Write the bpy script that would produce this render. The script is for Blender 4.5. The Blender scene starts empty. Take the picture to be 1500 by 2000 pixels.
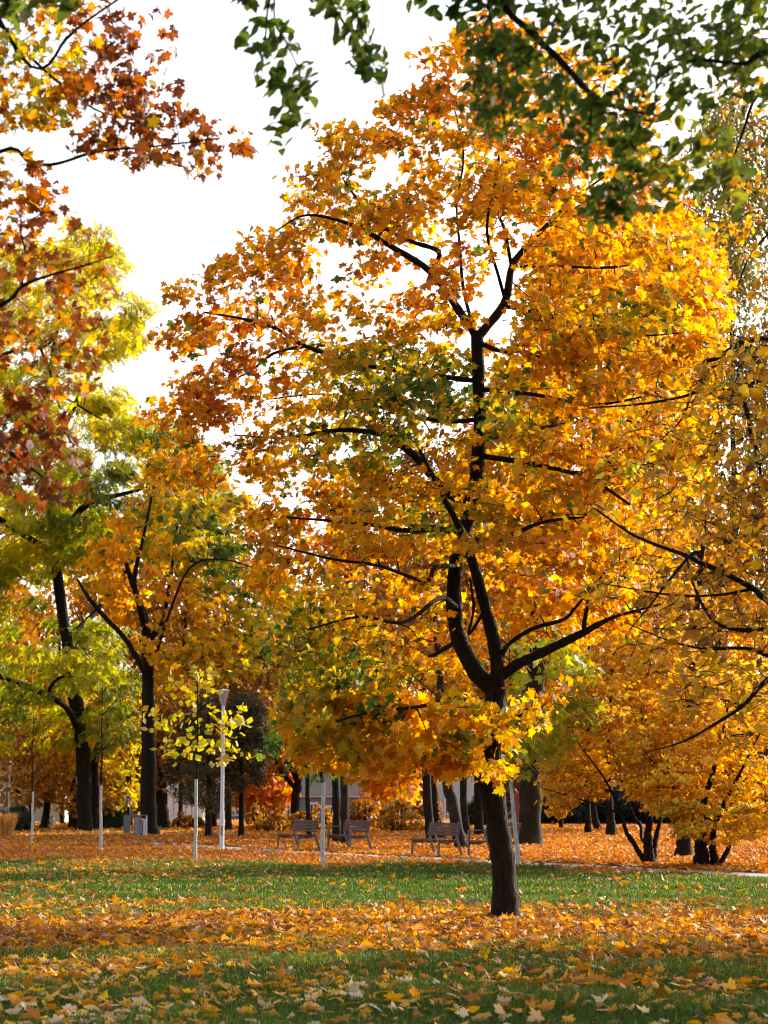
import bpy, math
import numpy as np
from mathutils import Vector, noise as mnoise

rng = np.random.default_rng(20231)
SC = bpy.context.scene
COL = SC.collection

# ------------------------------------------------------------------ camera
F = 4000.0                       # focal length in pixels of the 1500 x 2000 photograph
PITCH = math.atan(560.0 / F)
EYE = 1.5
cp, sp = math.cos(PITCH), math.sin(PITCH)


def at(x, y, d):
    """world point at ground distance d seen at pixel (x, y)"""
    xc = (np.asarray(x, float) - 750.0) / F
    yc = (1000.0 - np.asarray(y, float)) / F
    dy = cp - yc * sp
    dz = sp + yc * cp
    s = np.asarray(d, float) / dy
    return np.stack(np.broadcast_arrays(xc * s, np.asarray(d, float), EYE + dz * s), -1)


def gdist(y):
    yc = (1000.0 - y) / F
    return -EYE * (cp - yc * sp) / (sp + yc * cp)


def ground(x, y):
    p = at(x, y, gdist(y))
    p[..., 2] = 0.0
    return p


cam = bpy.data.cameras.new("camera")
cam_o = bpy.data.objects.new("camera", cam)
COL.objects.link(cam_o)
cam_o.location = (0, 0, EYE)
cam_o.rotation_euler = (math.pi / 2 + PITCH, 0, 0)
cam.sensor_fit = 'VERTICAL'
cam.sensor_height = 36.0
cam.sensor_width = 27.0
cam.lens = F / 2000.0 * 36.0
cam.clip_start = 0.1
cam.clip_end = 3000.0
cam.dof.use_dof = True
cam.dof.focus_distance = 29.0
cam.dof.aperture_fstop = 4.0
SC.camera = cam_o

# ------------------------------------------------------------------ light
SUN_EL = math.radians(24.0)
SUN_AZ = math.radians(46.0)      # clockwise from the view direction (+Y) towards +X
world = bpy.data.worlds.new("World")
SC.world = world
world.use_nodes = True
wn = world.node_tree
for n in list(wn.nodes):
    wn.nodes.remove(n)
w_out = wn.nodes.new("ShaderNodeOutputWorld")
w_bg = wn.nodes.new("ShaderNodeBackground")
sky = wn.nodes.new("ShaderNodeTexSky")
sky.sky_type = 'NISHITA'
sky.sun_disc = False
sky.sun_elevation = SUN_EL
sky.sun_rotation = SUN_AZ
sky.air_density = 1.0
sky.dust_density = 5.0
sky.ozone_density = 1.0
hsv = wn.nodes.new("ShaderNodeHueSaturation")
hsv.inputs["Saturation"].default_value = 0.45
wn.links.new(sky.outputs[0], hsv.inputs["Color"])
wn.links.new(hsv.outputs[0], w_bg.inputs["Color"])
w_bg.inputs["Strength"].default_value = 0.15
wn.links.new(w_bg.outputs[0], w_out.inputs["Surface"])

sun = bpy.data.lights.new("sun", 'SUN')
sun.energy = 3.6
sun.angle = math.radians(0.55)
sun.color = (1.0, 0.86, 0.66)
sun_o = bpy.data.objects.new("sun", sun)
COL.objects.link(sun_o)
S = Vector((math.sin(SUN_AZ) * math.cos(SUN_EL), math.cos(SUN_AZ) * math.cos(SUN_EL), math.sin(SUN_EL)))
sun_o.rotation_euler = (-S).to_track_quat('-Z', 'Y').to_euler()
sun_o.location = (60, 40, 50)

SC.view_settings.view_transform = 'Standard'
SC.view_settings.look = 'None'
SC.view_settings.exposure = 1.45
SC.view_settings.gamma = 1.0
SC.render.engine = 'CYCLES'
SC.cycles.max_bounces = 7
SC.cycles.diffuse_bounces = 4
SC.cycles.transmission_bounces = 5
SC.cycles.use_denoising = True
SC.cycles.filter_width = 1.1
try:
    SC.cycles.denoising_prefilter = 'ACCURATE'
except Exception:
    pass

# ------------------------------------------------------------------ materials


def new_mat(name):
    m = bpy.data.materials.new(name)
    m.use_nodes = True
    nt = m.node_tree
    for n in list(nt.nodes):
        nt.nodes.remove(n)
    return m, nt, nt.nodes, nt.links


def ramp(nodes, stops):
    r = nodes.new("ShaderNodeValToRGB")
    e = r.color_ramp.elements
    while len(e) < len(stops):
        e.new(0.5)
    for el, (p, c) in zip(e, stops):
        el.position = p
        el.color = (c[0], c[1], c[2], 1)
    return r


def leaf_mat(name, stops, transl=0.5, rough=0.55, tgain=1.4, alb=0.78):
    m, nt, N, L = new_mat(name)
    out = N.new("ShaderNodeOutputMaterial")
    a = N.new("ShaderNodeAttribute")
    a.attribute_name = "tone"
    r = ramp(N, [(q, [v * alb for v in c]) for q, c in stops])
    L.new(a.outputs["Fac"], r.inputs[0])
    b = N.new("ShaderNodeAttribute")
    b.attribute_name = "shade"
    h = N.new("ShaderNodeHueSaturation")
    L.new(r.outputs[0], h.inputs["Color"])
    L.new(b.outputs["Fac"], h.inputs["Value"])
    p = N.new("ShaderNodeBsdfPrincipled")
    p.inputs["Roughness"].default_value = rough
    p.inputs["Specular IOR Level"].default_value = 0.25
    L.new(h.outputs[0], p.inputs["Base Color"])
    t = N.new("ShaderNodeBsdfTranslucent")
    h2 = N.new("ShaderNodeHueSaturation")
    h2.inputs["Saturation"].default_value = 1.1
    h2.inputs["Value"].default_value = tgain
    L.new(h.outputs[0], h2.inputs["Color"])
    L.new(h2.outputs[0], t.inputs["Color"])
    mx = N.new("ShaderNodeMixShader")
    mx.inputs[0].default_value = transl
    L.new(p.outputs[0], mx.inputs[1])
    L.new(t.outputs[0], mx.inputs[2])
    L.new(mx.outputs[0], out.inputs[0])
    return m


def bark_mat(name, c0, c1, scale=6.0, bump=0.6, moss=None):
    m, nt, N, L = new_mat(name)
    out = N.new("ShaderNodeOutputMaterial")
    tc = N.new("ShaderNodeTexCoord")
    mp = N.new("ShaderNodeMapping")
    mp.inputs["Scale"].default_value = (1, 1, 0.28)
    L.new(tc.outputs["Object"], mp.inputs[0])
    n1 = N.new("ShaderNodeTexNoise")
    n1.inputs["Scale"].default_value = scale * 3
    n1.inputs["Detail"].default_value = 6
    n1.inputs["Roughness"].default_value = 0.65
    L.new(mp.outputs[0], n1.inputs["Vector"])
    v = N.new("ShaderNodeTexVoronoi")
    v.feature = 'DISTANCE_TO_EDGE'
    v.inputs["Scale"].default_value = scale * 4
    L.new(mp.outputs[0], v.inputs["Vector"])
    r = ramp(N, [(0.3, c0), (0.7, c1)])
    L.new(n1.outputs[0], r.inputs[0])
    col = r.outputs[0]
    if moss:
        n2 = N.new("ShaderNodeTexNoise")
        n2.inputs["Scale"].default_value = 1.6
        n2.inputs["Detail"].default_value = 4
        L.new(tc.outputs["Object"], n2.inputs["Vector"])
        rr = ramp(N, [(0.5, (0, 0, 0)), (0.68, (1, 1, 1))])
        L.new(n2.outputs[0], rr.inputs[0])
        mx = N.new("ShaderNodeMixRGB")
        mx.inputs[2].default_value = (*moss, 1)
        L.new(rr.outputs[0], mx.inputs[0])
        L.new(col, mx.inputs[1])
        col = mx.outputs[0]
    p = N.new("ShaderNodeBsdfPrincipled")
    p.inputs["Roughness"].default_value = 0.9
    p.inputs["Specular IOR Level"].default_value = 0.15
    L.new(col, p.inputs["Base Color"])
    ad = N.new("ShaderNodeMath")
    ad.operation = 'ADD'
    L.new(n1.outputs[0], ad.inputs[0])
    L.new(v.outputs["Distance"], ad.inputs[1])
    bp = N.new("ShaderNodeBump")
    bp.inputs["Strength"].default_value = bump
    bp.inputs["Distance"].default_value = 0.03
    L.new(ad.outputs[0], bp.inputs["Height"])
    L.new(bp.outputs[0], p.inputs["Normal"])
    L.new(p.outputs[0], out.inputs[0])
    return m


def plain_mat(name, c, rough=0.6, metal=0.0, var=0.12, scale=8.0, bump=0.0, spec=0.4):
    m, nt, N, L = new_mat(name)
    out = N.new("ShaderNodeOutputMaterial")
    tc = N.new("ShaderNodeTexCoord")
    n1 = N.new("ShaderNodeTexNoise")
    n1.inputs["Scale"].default_value = scale
    n1.inputs["Detail"].default_value = 5
    L.new(tc.outputs["Object"], n1.inputs["Vector"])
    r = ramp(N, [(0.25, [x * (1 - var) for x in c]), (0.75, [min(1, x * (1 + var)) for x in c])])
    L.new(n1.outputs[0], r.inputs[0])
    p = N.new("ShaderNodeBsdfPrincipled")
    p.inputs["Roughness"].default_value = rough
    p.inputs["Metallic"].default_value = metal
    p.inputs["Specular IOR Level"].default_value = spec
    L.new(r.outputs[0], p.inputs["Base Color"])
    if bump:
        bp = N.new("ShaderNodeBump")
        bp.inputs["Strength"].default_value = bump
        bp.inputs["Distance"].default_value = 0.01
        L.new(n1.outputs[0], bp.inputs["Height"])
        L.new(bp.outputs[0], p.inputs["Normal"])
    L.new(p.outputs[0], out.inputs[0])
    return m


GREEN_DK = (0.035, 0.075, 0.016)
MAPLE = [(0.0, (0.045, 0.095, 0.022)), (0.16, (0.14, 0.19, 0.028)), (0.30, (0.50, 0.36, 0.025)),
         (0.48, (0.74, 0.38, 0.018)), (0.66, (0.72, 0.28, 0.014)), (0.84, (0.60, 0.165, 0.014)), (1.0, (0.30, 0.06, 0.022))]
M = {}
M['maple'] = leaf_mat("maple_leaf", MAPLE, 0.58, alb=0.76)
M['maple_light'] = leaf_mat("light_maple_leaf", MAPLE, 0.58, alb=0.9)
M['locust'] = leaf_mat("locust_leaf", [(0.0, (0.075, 0.12, 0.018)), (0.35, (0.24, 0.27, 0.024)), (0.65, (0.52, 0.45, 0.032)), (1.0, (0.70, 0.50, 0.035))], 0.58, alb=0.84)
M['redmaple'] = leaf_mat("red_maple_leaf", [(0.0, (0.15, 0.045, 0.022)), (0.35, (0.29, 0.09, 0.033)), (0.55, (0.50, 0.13, 0.015)), (0.72, (0.72, 0.36, 0.02)), (0.9, (0.78, 0.52, 0.03)), (1.0, (0.30, 0.32, 0.04))], 0.42)
M['elm'] = leaf_mat("elm_leaf", [(0.0, (0.03, 0.06, 0.014)), (0.6, (0.09, 0.12, 0.02)), (0.85, (0.25, 0.24, 0.03)), (1.0, (0.6, 0.36, 0.025))], 0.5, alb=0.98)
M['hornbeam'] = leaf_mat("hornbeam_leaf", [(0.0, (0.18, 0.075, 0.035)), (0.3, (0.42, 0.20, 0.035)), (0.6, (0.64, 0.34, 0.03)), (0.85, (0.74, 0.46, 0.04)), (1.0, (0.36, 0.36, 0.05))], 0.5, alb=0.95)
M['tulip'] = leaf_mat("tulip_tree_leaf", [(0.0, (0.10, 0.24, 0.05)), (0.4, (0.40, 0.50, 0.05)), (0.7, (0.74, 0.64, 0.06)), (1.0, (0.78, 0.50, 0.03))], 0.45, alb=0.5)
M['yew'] = leaf_mat("yew_needles", [(0.0, (0.03, 0.028, 0.012)), (0.6, (0.06, 0.05, 0.02)), (1.0, (0.12, 0.085, 0.024))], 0.25, alb=1.2)
M['conifer'] = leaf_mat("conifer_needles", [(0.0, (0.012, 0.026, 0.012)), (0.6, (0.03, 0.055, 0.022)), (1.0, (0.06, 0.08, 0.03))], 0.15)
M['birch'] = leaf_mat("birch_leaf", [(0.0, (0.14, 0.15, 0.045)), (0.5, (0.36, 0.31, 0.08)), (1.0, (0.62, 0.46, 0.09))], 0.4, alb=0.55)
M['brown'] = leaf_mat("brown_leaf", [(0.0, (0.12, 0.055, 0.02)), (0.4, (0.34, 0.15, 0.03)), (0.7, (0.58, 0.27, 0.03)), (1.0, (0.72, 0.40, 0.03))], 0.45, alb=0.68)
M['tan'] = leaf_mat("tan_leaf", [(0.0, (0.22, 0.16, 0.05)), (0.5, (0.50, 0.32, 0.10)), (1.0, (0.68, 0.44, 0.14))], 0.45)
M['litter'] = leaf_mat("fallen_leaf", [(0.0, (0.22, 0.09, 0.035)), (0.25, (0.50, 0.19, 0.03)), (0.5, (0.74, 0.29, 0.02)), (0.7, (0.80, 0.46, 0.03)), (0.85, (0.74, 0.46, 0.17)), (1.0, (0.82, 0.66, 0.44))], 0.32, rough=0.6, alb=0.68)
M['farlitter'] = leaf_mat("fallen_leaf_far", [(0.0, (0.30, 0.10, 0.035)), (0.4, (0.58, 0.20, 0.035)), (0.75, (0.74, 0.32, 0.05)), (1.0, (0.80, 0.48, 0.16))], 0.3, rough=0.65, alb=0.68)
M['grass'] = leaf_mat("grass_blade", [(0.0, (0.03, 0.066, 0.012)), (0.6, (0.085, 0.145, 0.02)), (0.9, (0.16, 0.24, 0.04)), (1.0, (0.42, 0.36, 0.13))], 0.45, rough=0.6, alb=0.62)
M['reed'] = leaf_mat("dry_grass_blade", [(0.0, (0.40, 0.20, 0.05)), (1.0, (0.70, 0.42, 0.16))], 0.4, alb=1.1)
M['bark'] = bark_mat("dark_bark", (0.005, 0.0037, 0.0026), (0.025, 0.018, 0.012), 6.0, 0.9)
M['bark_moss'] = bark_mat("mossy_bark", (0.009, 0.007, 0.0045), (0.030, 0.023, 0.014), 4.0, 0.7, (0.034, 0.036, 0.011))
M['whitewash'] = bark_mat("whitewashed_bark", (0.26, 0.26, 0.25), (0.66, 0.66, 0.64), 10.0, 0.3)
M['steel'] = plain_mat("galvanised_steel", (0.20, 0.21, 0.22), 0.45, 0.4, 0.12, 20)
M['lampsteel'] = plain_mat("pale_grey_paint", (0.56, 0.58, 0.62), 0.45, 0.1, 0.06, 12)
M['benchsteel'] = plain_mat("bench_frame_paint", (0.12, 0.135, 0.14), 0.5, 0.2, 0.1, 20)
M['wood'] = plain_mat("bench_slat_wood", (0.075, 0.027, 0.017), 0.6, 0, 0.35, 14, 0.2)
M['shade_glass'] = plain_mat("frosted_lamp_shade", (0.30, 0.31, 0.33), 0.25, 0, 0.05, 6)
M['dark_metal'] = plain_mat("dark_grey_metal", (0.07, 0.075, 0.08), 0.5, 0.3)
M['white_paint'] = plain_mat("white_paint", (0.62, 0.62, 0.60), 0.6, 0, 0.05)
M['red_paint'] = plain_mat("red_paint", (0.45, 0.05, 0.04), 0.5)
M['maroon'] = plain_mat("maroon_board", (0.20, 0.04, 0.05), 0.6)
M['blue_paint'] = plain_mat("blue_grey_paint", (0.20, 0.28, 0.42), 0.5)
M['mint'] = plain_mat("mint_render", (0.30, 0.37, 0.31), 0.85, 0, 0.06, 2)
M['white_render'] = plain_mat("white_render", (0.42, 0.45, 0.48), 0.85, 0, 0.05, 2)
M['grey_render'] = plain_mat("grey_render", (0.16, 0.16, 0.18), 0.9, 0, 0.12, 3)
M['roof'] = plain_mat("dark_roof", (0.14, 0.10, 0.09), 0.8, 0, 0.2, 5)
M['pane'] = plain_mat("window_pane", (0.06, 0.07, 0.09), 0.12, 0, 0.3, 2, 0, 0.6)

# ------------------------------------------------------------------ mesh helpers


def vnoise(P, freq, seed=0.0):
    return np.array([mnoise.noise(Vector((p[0] * freq + seed, p[1] * freq - seed * 0.7, p[2] * freq + seed * 1.3))) for p in P])


def mesh_from(name, V, T, mat, tone=None, shade=None):
    """triangle or quad mesh from arrays, with per-face leaf colour attributes"""
    V = np.ascontiguousarray(V, dtype=np.float32)
    T = np.ascontiguousarray(T, dtype=np.int32)
    k = T.shape[1]
    me = bpy.data.meshes.new(name)
    me.vertices.add(len(V))
    me.vertices.foreach_set("co", V.ravel())
    me.loops.add(T.size)
    me.loops.foreach_set("vertex_index", T.ravel())
    me.polygons.add(len(T))
    me.polygons.foreach_set("loop_start", np.arange(0, T.size, k, dtype=np.int32))
    me.update(calc_edges=True)
    for nm, arr in (("tone", tone), ("shade", shade)):
        if arr is not None:
            a = me.attributes.new(nm, 'FLOAT', 'FACE')
            a.data.foreach_set("value", np.ascontiguousarray(arr, dtype=np.float32))
    me.materials.append(mat)
    return me


def link(name, me, parent=None):
    o = bpy.data.objects.new(name, me)
    COL.objects.link(o)
    if parent is not None:
        o.parent = parent
    return o


def thing(name, label, cat, loc, group=None, rotz=0.0):
    o = bpy.data.objects.new(name, None)
    COL.objects.link(o)
    o.location = loc
    o.rotation_euler = (0, 0, rotz)
    o.empty_display_size = 0.2
    o["label"] = label
    o["category"] = cat
    if group:
        o["group"] = group
    return o


class MB:
    """collects polygons into ONE mesh"""

    def __init__(self):
        self.v, self.f, self.mi = [], [], []

    def add(self, V, Fs):
        o = len(self.v)
        self.v += [tuple(p) for p in V]
        self.f += [tuple(i + o for i in f) for f in Fs]

    def box(self, c, s, rot=None):
        x, y, z = s[0] / 2, s[1] / 2, s[2] / 2
        V = [Vector((a * x, b * y, d * z)) for d in (-1, 1) for a, b in ((-1, -1), (1, -1), (1, 1), (-1, 1))]
        if rot is not None:
            V = [rot @ p for p in V]
        V = [p + Vector(c) for p in V]
        self.add(V, [(3, 2, 1, 0), (4, 5, 6, 7), (0, 1, 5, 4), (1, 2, 6, 5), (2, 3, 7, 6), (3, 0, 4, 7)])

    def lathe(self, prof, seg=20, c=(0, 0, 0)):
        V, Fs = [], []
        for r, z in prof:
            for k in range(seg):
                a = 2 * math.pi * k / seg
                V.append((c[0] + r * math.cos(a), c[1] + r * math.sin(a), c[2] + z))
        for i in range(len(prof) - 1):
            for k in range(seg):
                k2 = (k + 1) % seg
                Fs.append((i * seg + k, i * seg + k2, (i + 1) * seg + k2, (i + 1) * seg + k))
        Fs.append(tuple(range(seg))[::-1])
        Fs.append(tuple((len(prof) - 1) * seg + k for k in range(seg)))
        self.add(V, Fs)

    def bar(self, a, b, w, h):
        a, b = Vector(a), Vector(b)
        d = b - a
        q = d.to_track_quat('Z', 'Y').to_matrix()
        self.box((a + b) / 2, (w, h, d.length), q)

    def build(self, name, mat, parent=None, bevel=0.0):
        me = bpy.data.meshes.new(name)
        me.from_pydata(self.v, [], self.f)
        me.update()
        me.materials.append(mat)
        for p in me.polygons:
            p.use_smooth = False
        o = link(name, me, parent)
        if bevel:
            b = o.modifiers.new("bevel", 'BEVEL')
            b.width = bevel
            b.segments = 2
            b.limit_method = 'ANGLE'
        return o


def tube_mesh(tubes, sides_of):
    Vs, Ts, off = [], [], 0
    for pts, rad in tubes:
        pts = np.asarray(pts, float)
        rad = np.asarray(rad, float)
        n = len(pts)
        k = sides_of(rad.max())
        tan = np.gradient(pts, axis=0)
        tan /= np.linalg.norm(tan, axis=1, keepdims=True) + 1e-9
        ref = np.array([0.31, 0.95, 0.05]) if abs(tan[0][2]) > 0.7 else np.array([0.05, 0.1, 0.99])
        u = np.cross(tan, ref)
        u /= np.linalg.norm(u, axis=1, keepdims=True) + 1e-9
        w = np.cross(tan, u)
        a = np.arange(k) * 2 * math.pi / k
        ring = pts[:, None, :] + rad[:, None, None] * (np.cos(a)[None, :, None] * u[:, None, :] + np.sin(a)[None, :, None] * w[:, None, :])
        Vs.append(ring.reshape(-1, 3))
        i = np.arange(n - 1)[:, None] * k
        j = np.arange(k)[None, :]
        j2 = (j + 1) % k
        q = np.stack([i + j, i + j2, i + k + j2, i + k + j], -1).reshape(-1, 4) + off
        Ts.append(q)
        off += n * k
    return np.concatenate(Vs), np.concatenate(Ts)


def smooth_path(P, R, sub=5, jitter=0.0):
    """Catmull-Rom through the points, with a little bark wobble"""
    P = np.asarray(P, float)
    R = np.asarray(R, float)
    if len(P) < 2:
        return P, R
    Q = np.vstack([2 * P[0] - P[1], P, 2 * P[-1] - P[-2]])
    out, ro = [], []
    for i in range(1, len(Q) - 2):
        for s in range(sub):
            t = s / sub
            a, b, c, d = Q[i - 1], Q[i], Q[i + 1], Q[i + 2]
            out.append(0.5 * (2 * b + (c - a) * t + (2 * a - 5 * b + 4 * c - d) * t * t + (3 * b - a - 3 * c + d) * t ** 3))
            ro.append(R[i - 1] * (1 - t) + R[i] * t)
    out.append(P[-1])
    ro.append(R[-1])
    out, ro = np.array(out), np.array(ro)
    if jitter:
        j = rng.normal(0, 1, out.shape) * (ro * jitter)[:, None]
        j[0] = 0
        out = out + j
        ro = ro * (1 + rng.normal(0, 0.05, len(ro)))
    return out, ro


# leaf outlines: x across, y towards the tip, z out of the blade (curl)
def fan(outline, centre, curl, fold=0.0):
    o = np.array(outline, float)
    P = np.vstack([[centre], o])
    r2 = ((P - np.array(centre)) ** 2).sum(1)
    z = -curl * r2 + fold * np.abs(P[:, 0])
    V = np.column_stack([P, z])
    n = len(o)
    T = np.array([(0, 1 + i, 1 + (i + 1) % n) for i in range(n)])
    V[:, 1] -= 0.0
    return V, T


half = [(0.0, 0.02), (0.20, -0.10), (0.36, -0.06), (0.29, 0.13), (0.46, 0.20), (0.58, 0.40), (0.38, 0.42), (0.44, 0.60), (0.17, 0.52), (0.22, 0.74), (0.09, 0.80), (0.0, 1.02)]
maple_outline = half + [(-x, y) for x, y in half[-2:0:-1]]
LEAF = {}
LEAF['maple'] = fan(maple_outline, (0, 0.34), 0.35, 0.16)
half2 = [(0.0, 0.0), (0.40, 0.0), (0.28, 0.16), (0.56, 0.46), (0.20, 0.50), (0.20, 0.76), (0.0, 1.0)]
LEAF['maple_far'] = fan(half2 + [(-x, y) for x, y in half2[-2:0:-1]], (0, 0.36), 0.35, 0.16)
half3 = [(0.0, 0.0), (0.18, 0.08), (0.31, 0.30), (0.29, 0.52), (0.16, 0.80), (0.0, 1.05)]
LEAF['ovate'] = fan(half3 + [(-x, y) for x, y in half3[-2:0:-1]], (0, 0.45), 0.25, 0.25)
half4 = [(0.0, 0.0), (0.28, 0.3), (0.0, 1.0)]
LEAF['small'] = fan(half4 + [(-0.28, 0.3)], (0, 0.42), 0.3, 0.25)
half5 = [(0.0, 0.0), (0.26, -0.04), (0.42, 0.12), (0.36, 0.38), (0.50, 0.66), (0.30, 0.72), (0.12, 0.80), (0.0, 0.74)]
LEAF['tulip'] = fan(half5 + [(-x, y) for x, y in half5[-2:0:-1]], (0, 0.34), 0.25, 0.2)
# pinnate leaf: pairs of narrow leaflets on a stalk
pv, pt = [], []
for i in range(6):
    y0 = 0.1 + 0.15 * i
    for s in (-1, 1):
        ang = 0.95 - 0.08 * i
        L_ = 0.27 * (1 - 0.08 * i)
        d = np.array([s * math.sin(ang), math.cos(ang)])
        w = np.array([-d[1], d[0]]) * 0.075
        a = np.array([0, y0])
        b = len(pv)
        for q in (a, a + d * L_ * 0.5 + w, a + d * L_, a + d * L_ * 0.5 - w):
            pv.append((q[0], q[1], -0.35 * q[1] ** 2 - 0.3 * abs(q[0])))
        pt += [(b, b + 1, b + 2), (b, b + 2, b + 3)]
LEAF['pinnate'] = (np.array(pv), np.array(pt))
# spray of needles
nv, nt_ = [], []
for i in range(8):
    a = rng.uniform(-1.1, 1.1)
    L_ = rng.uniform(0.5, 1.0)
    e = rng.uniform(-0.35, 0.35)
    d = np.array([math.sin(a), math.cos(a), e])
    w = np.array([math.cos(a), -math.sin(a), 0]) * 0.07
    b = len(nv)
    nv += [w * 0.6, d * L_, -w * 0.6]
    nt_ += [(b, b + 1, b + 2)]
LEAF['needle'] = (np.array(nv), np.array(nt_))


def norm(a):
    return a / (np.linalg.norm(a, axis=-1, keepdims=True) + 1e-9)


def leaf_arrays(kind, P, Nrm, Tip, size, curl):
    V0, T0 = LEAF[kind]
    n = norm(Nrm)
    t = Tip - (Tip * n).sum(1, keepdims=True) * n
    t = norm(t)
    b = np.cross(t, n)
    asp = rng.uniform(0.8, 1.1, len(P))
    X = V0[None, :, 0] * (size * asp)[:, None]
    Y = (V0[None, :, 1] - 0.35) * size[:, None]
    Z = V0[None, :, 2] * (size * curl)[:, None]
    V = P[:, None, :] + X[..., None] * b[:, None, :] + Y[..., None] * t[:, None, :] + Z[..., None] * n[:, None, :]
    k = len(V0)
    T = T0[None] + (np.arange(len(P)) * k)[:, None, None]
    return V.reshape(-1, 3), T.reshape(-1, 3), len(T0)


# ------------------------------------------------------------------ crowns and trees
def in_poly(x, y, poly):
    inside = np.zeros(len(x), bool)
    n = len(poly)
    j = n - 1
    for i in range(n):
        xi, yi = poly[i]
        xj, yj = poly[j]
        c = ((yi > y) != (yj > y)) & (x < (xj - xi) * (y - yi) / (yj - yi + 1e-9) + xi)
        inside ^= c
        j = i
    return inside


def edge_dist(x, y, poly):
    P = np.array(poly, float)
    Q = np.roll(P, -1, 0)
    d = np.full(len(x), 1e9)
    for a, b in zip(P, Q):
        ab = b - a
        t = np.clip(((x - a[0]) * ab[0] + (y - a[1]) * ab[1]) / (ab @ ab + 1e-9), 0, 1)
        d = np.minimum(d, np.hypot(x - a[0] - t * ab[0], y - a[1] - t * ab[1]))
    return d


def crown_centres(spec, D):
    poly = spec['poly']
    P = np.array(poly, float)
    x0, y0 = P.min(0)
    x1, y1 = P.max(0)
    n = spec['n']
    xs, ys = [], []
    tot = 0
    while tot < n:
        x = rng.uniform(x0, x1, n)
        y = rng.uniform(y0, y1, n)
        k = in_poly(x, y, poly)
        for (cx, cy, rx, ry, keep) in spec.get('holes', ()):
            q = ((x - cx) / rx) ** 2 + ((y - cy) / ry) ** 2 < 1
            k &= ~(q & (rng.random(n) > keep))
        xs.append(x[k])
        ys.append(y[k])
        tot += k.sum()
    x = np.concatenate(xs)[:n]
    y = np.concatenate(ys)[:n]
    e = edge_dist(x, y, poly)
    half_t = spec['T'] * np.minimum(1.0, np.sqrt(e / spec.get('E', 150.0)) + 0.12)
    d = D + spec.get('off', 0.0) + rng.uniform(-1, 1, n) * half_t
    W = at(x, y, d)
    # uneven density: clumps and gaps
    g = spec.get('gap', 0.0)
    if g > 0:
        v = vnoise(W, spec.get('gfreq', 0.9), 3.7 + D)
        k = v > np.quantile(v, g)
        W, x, y = W[k], x[k], y[k]
    return W, x, y


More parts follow.
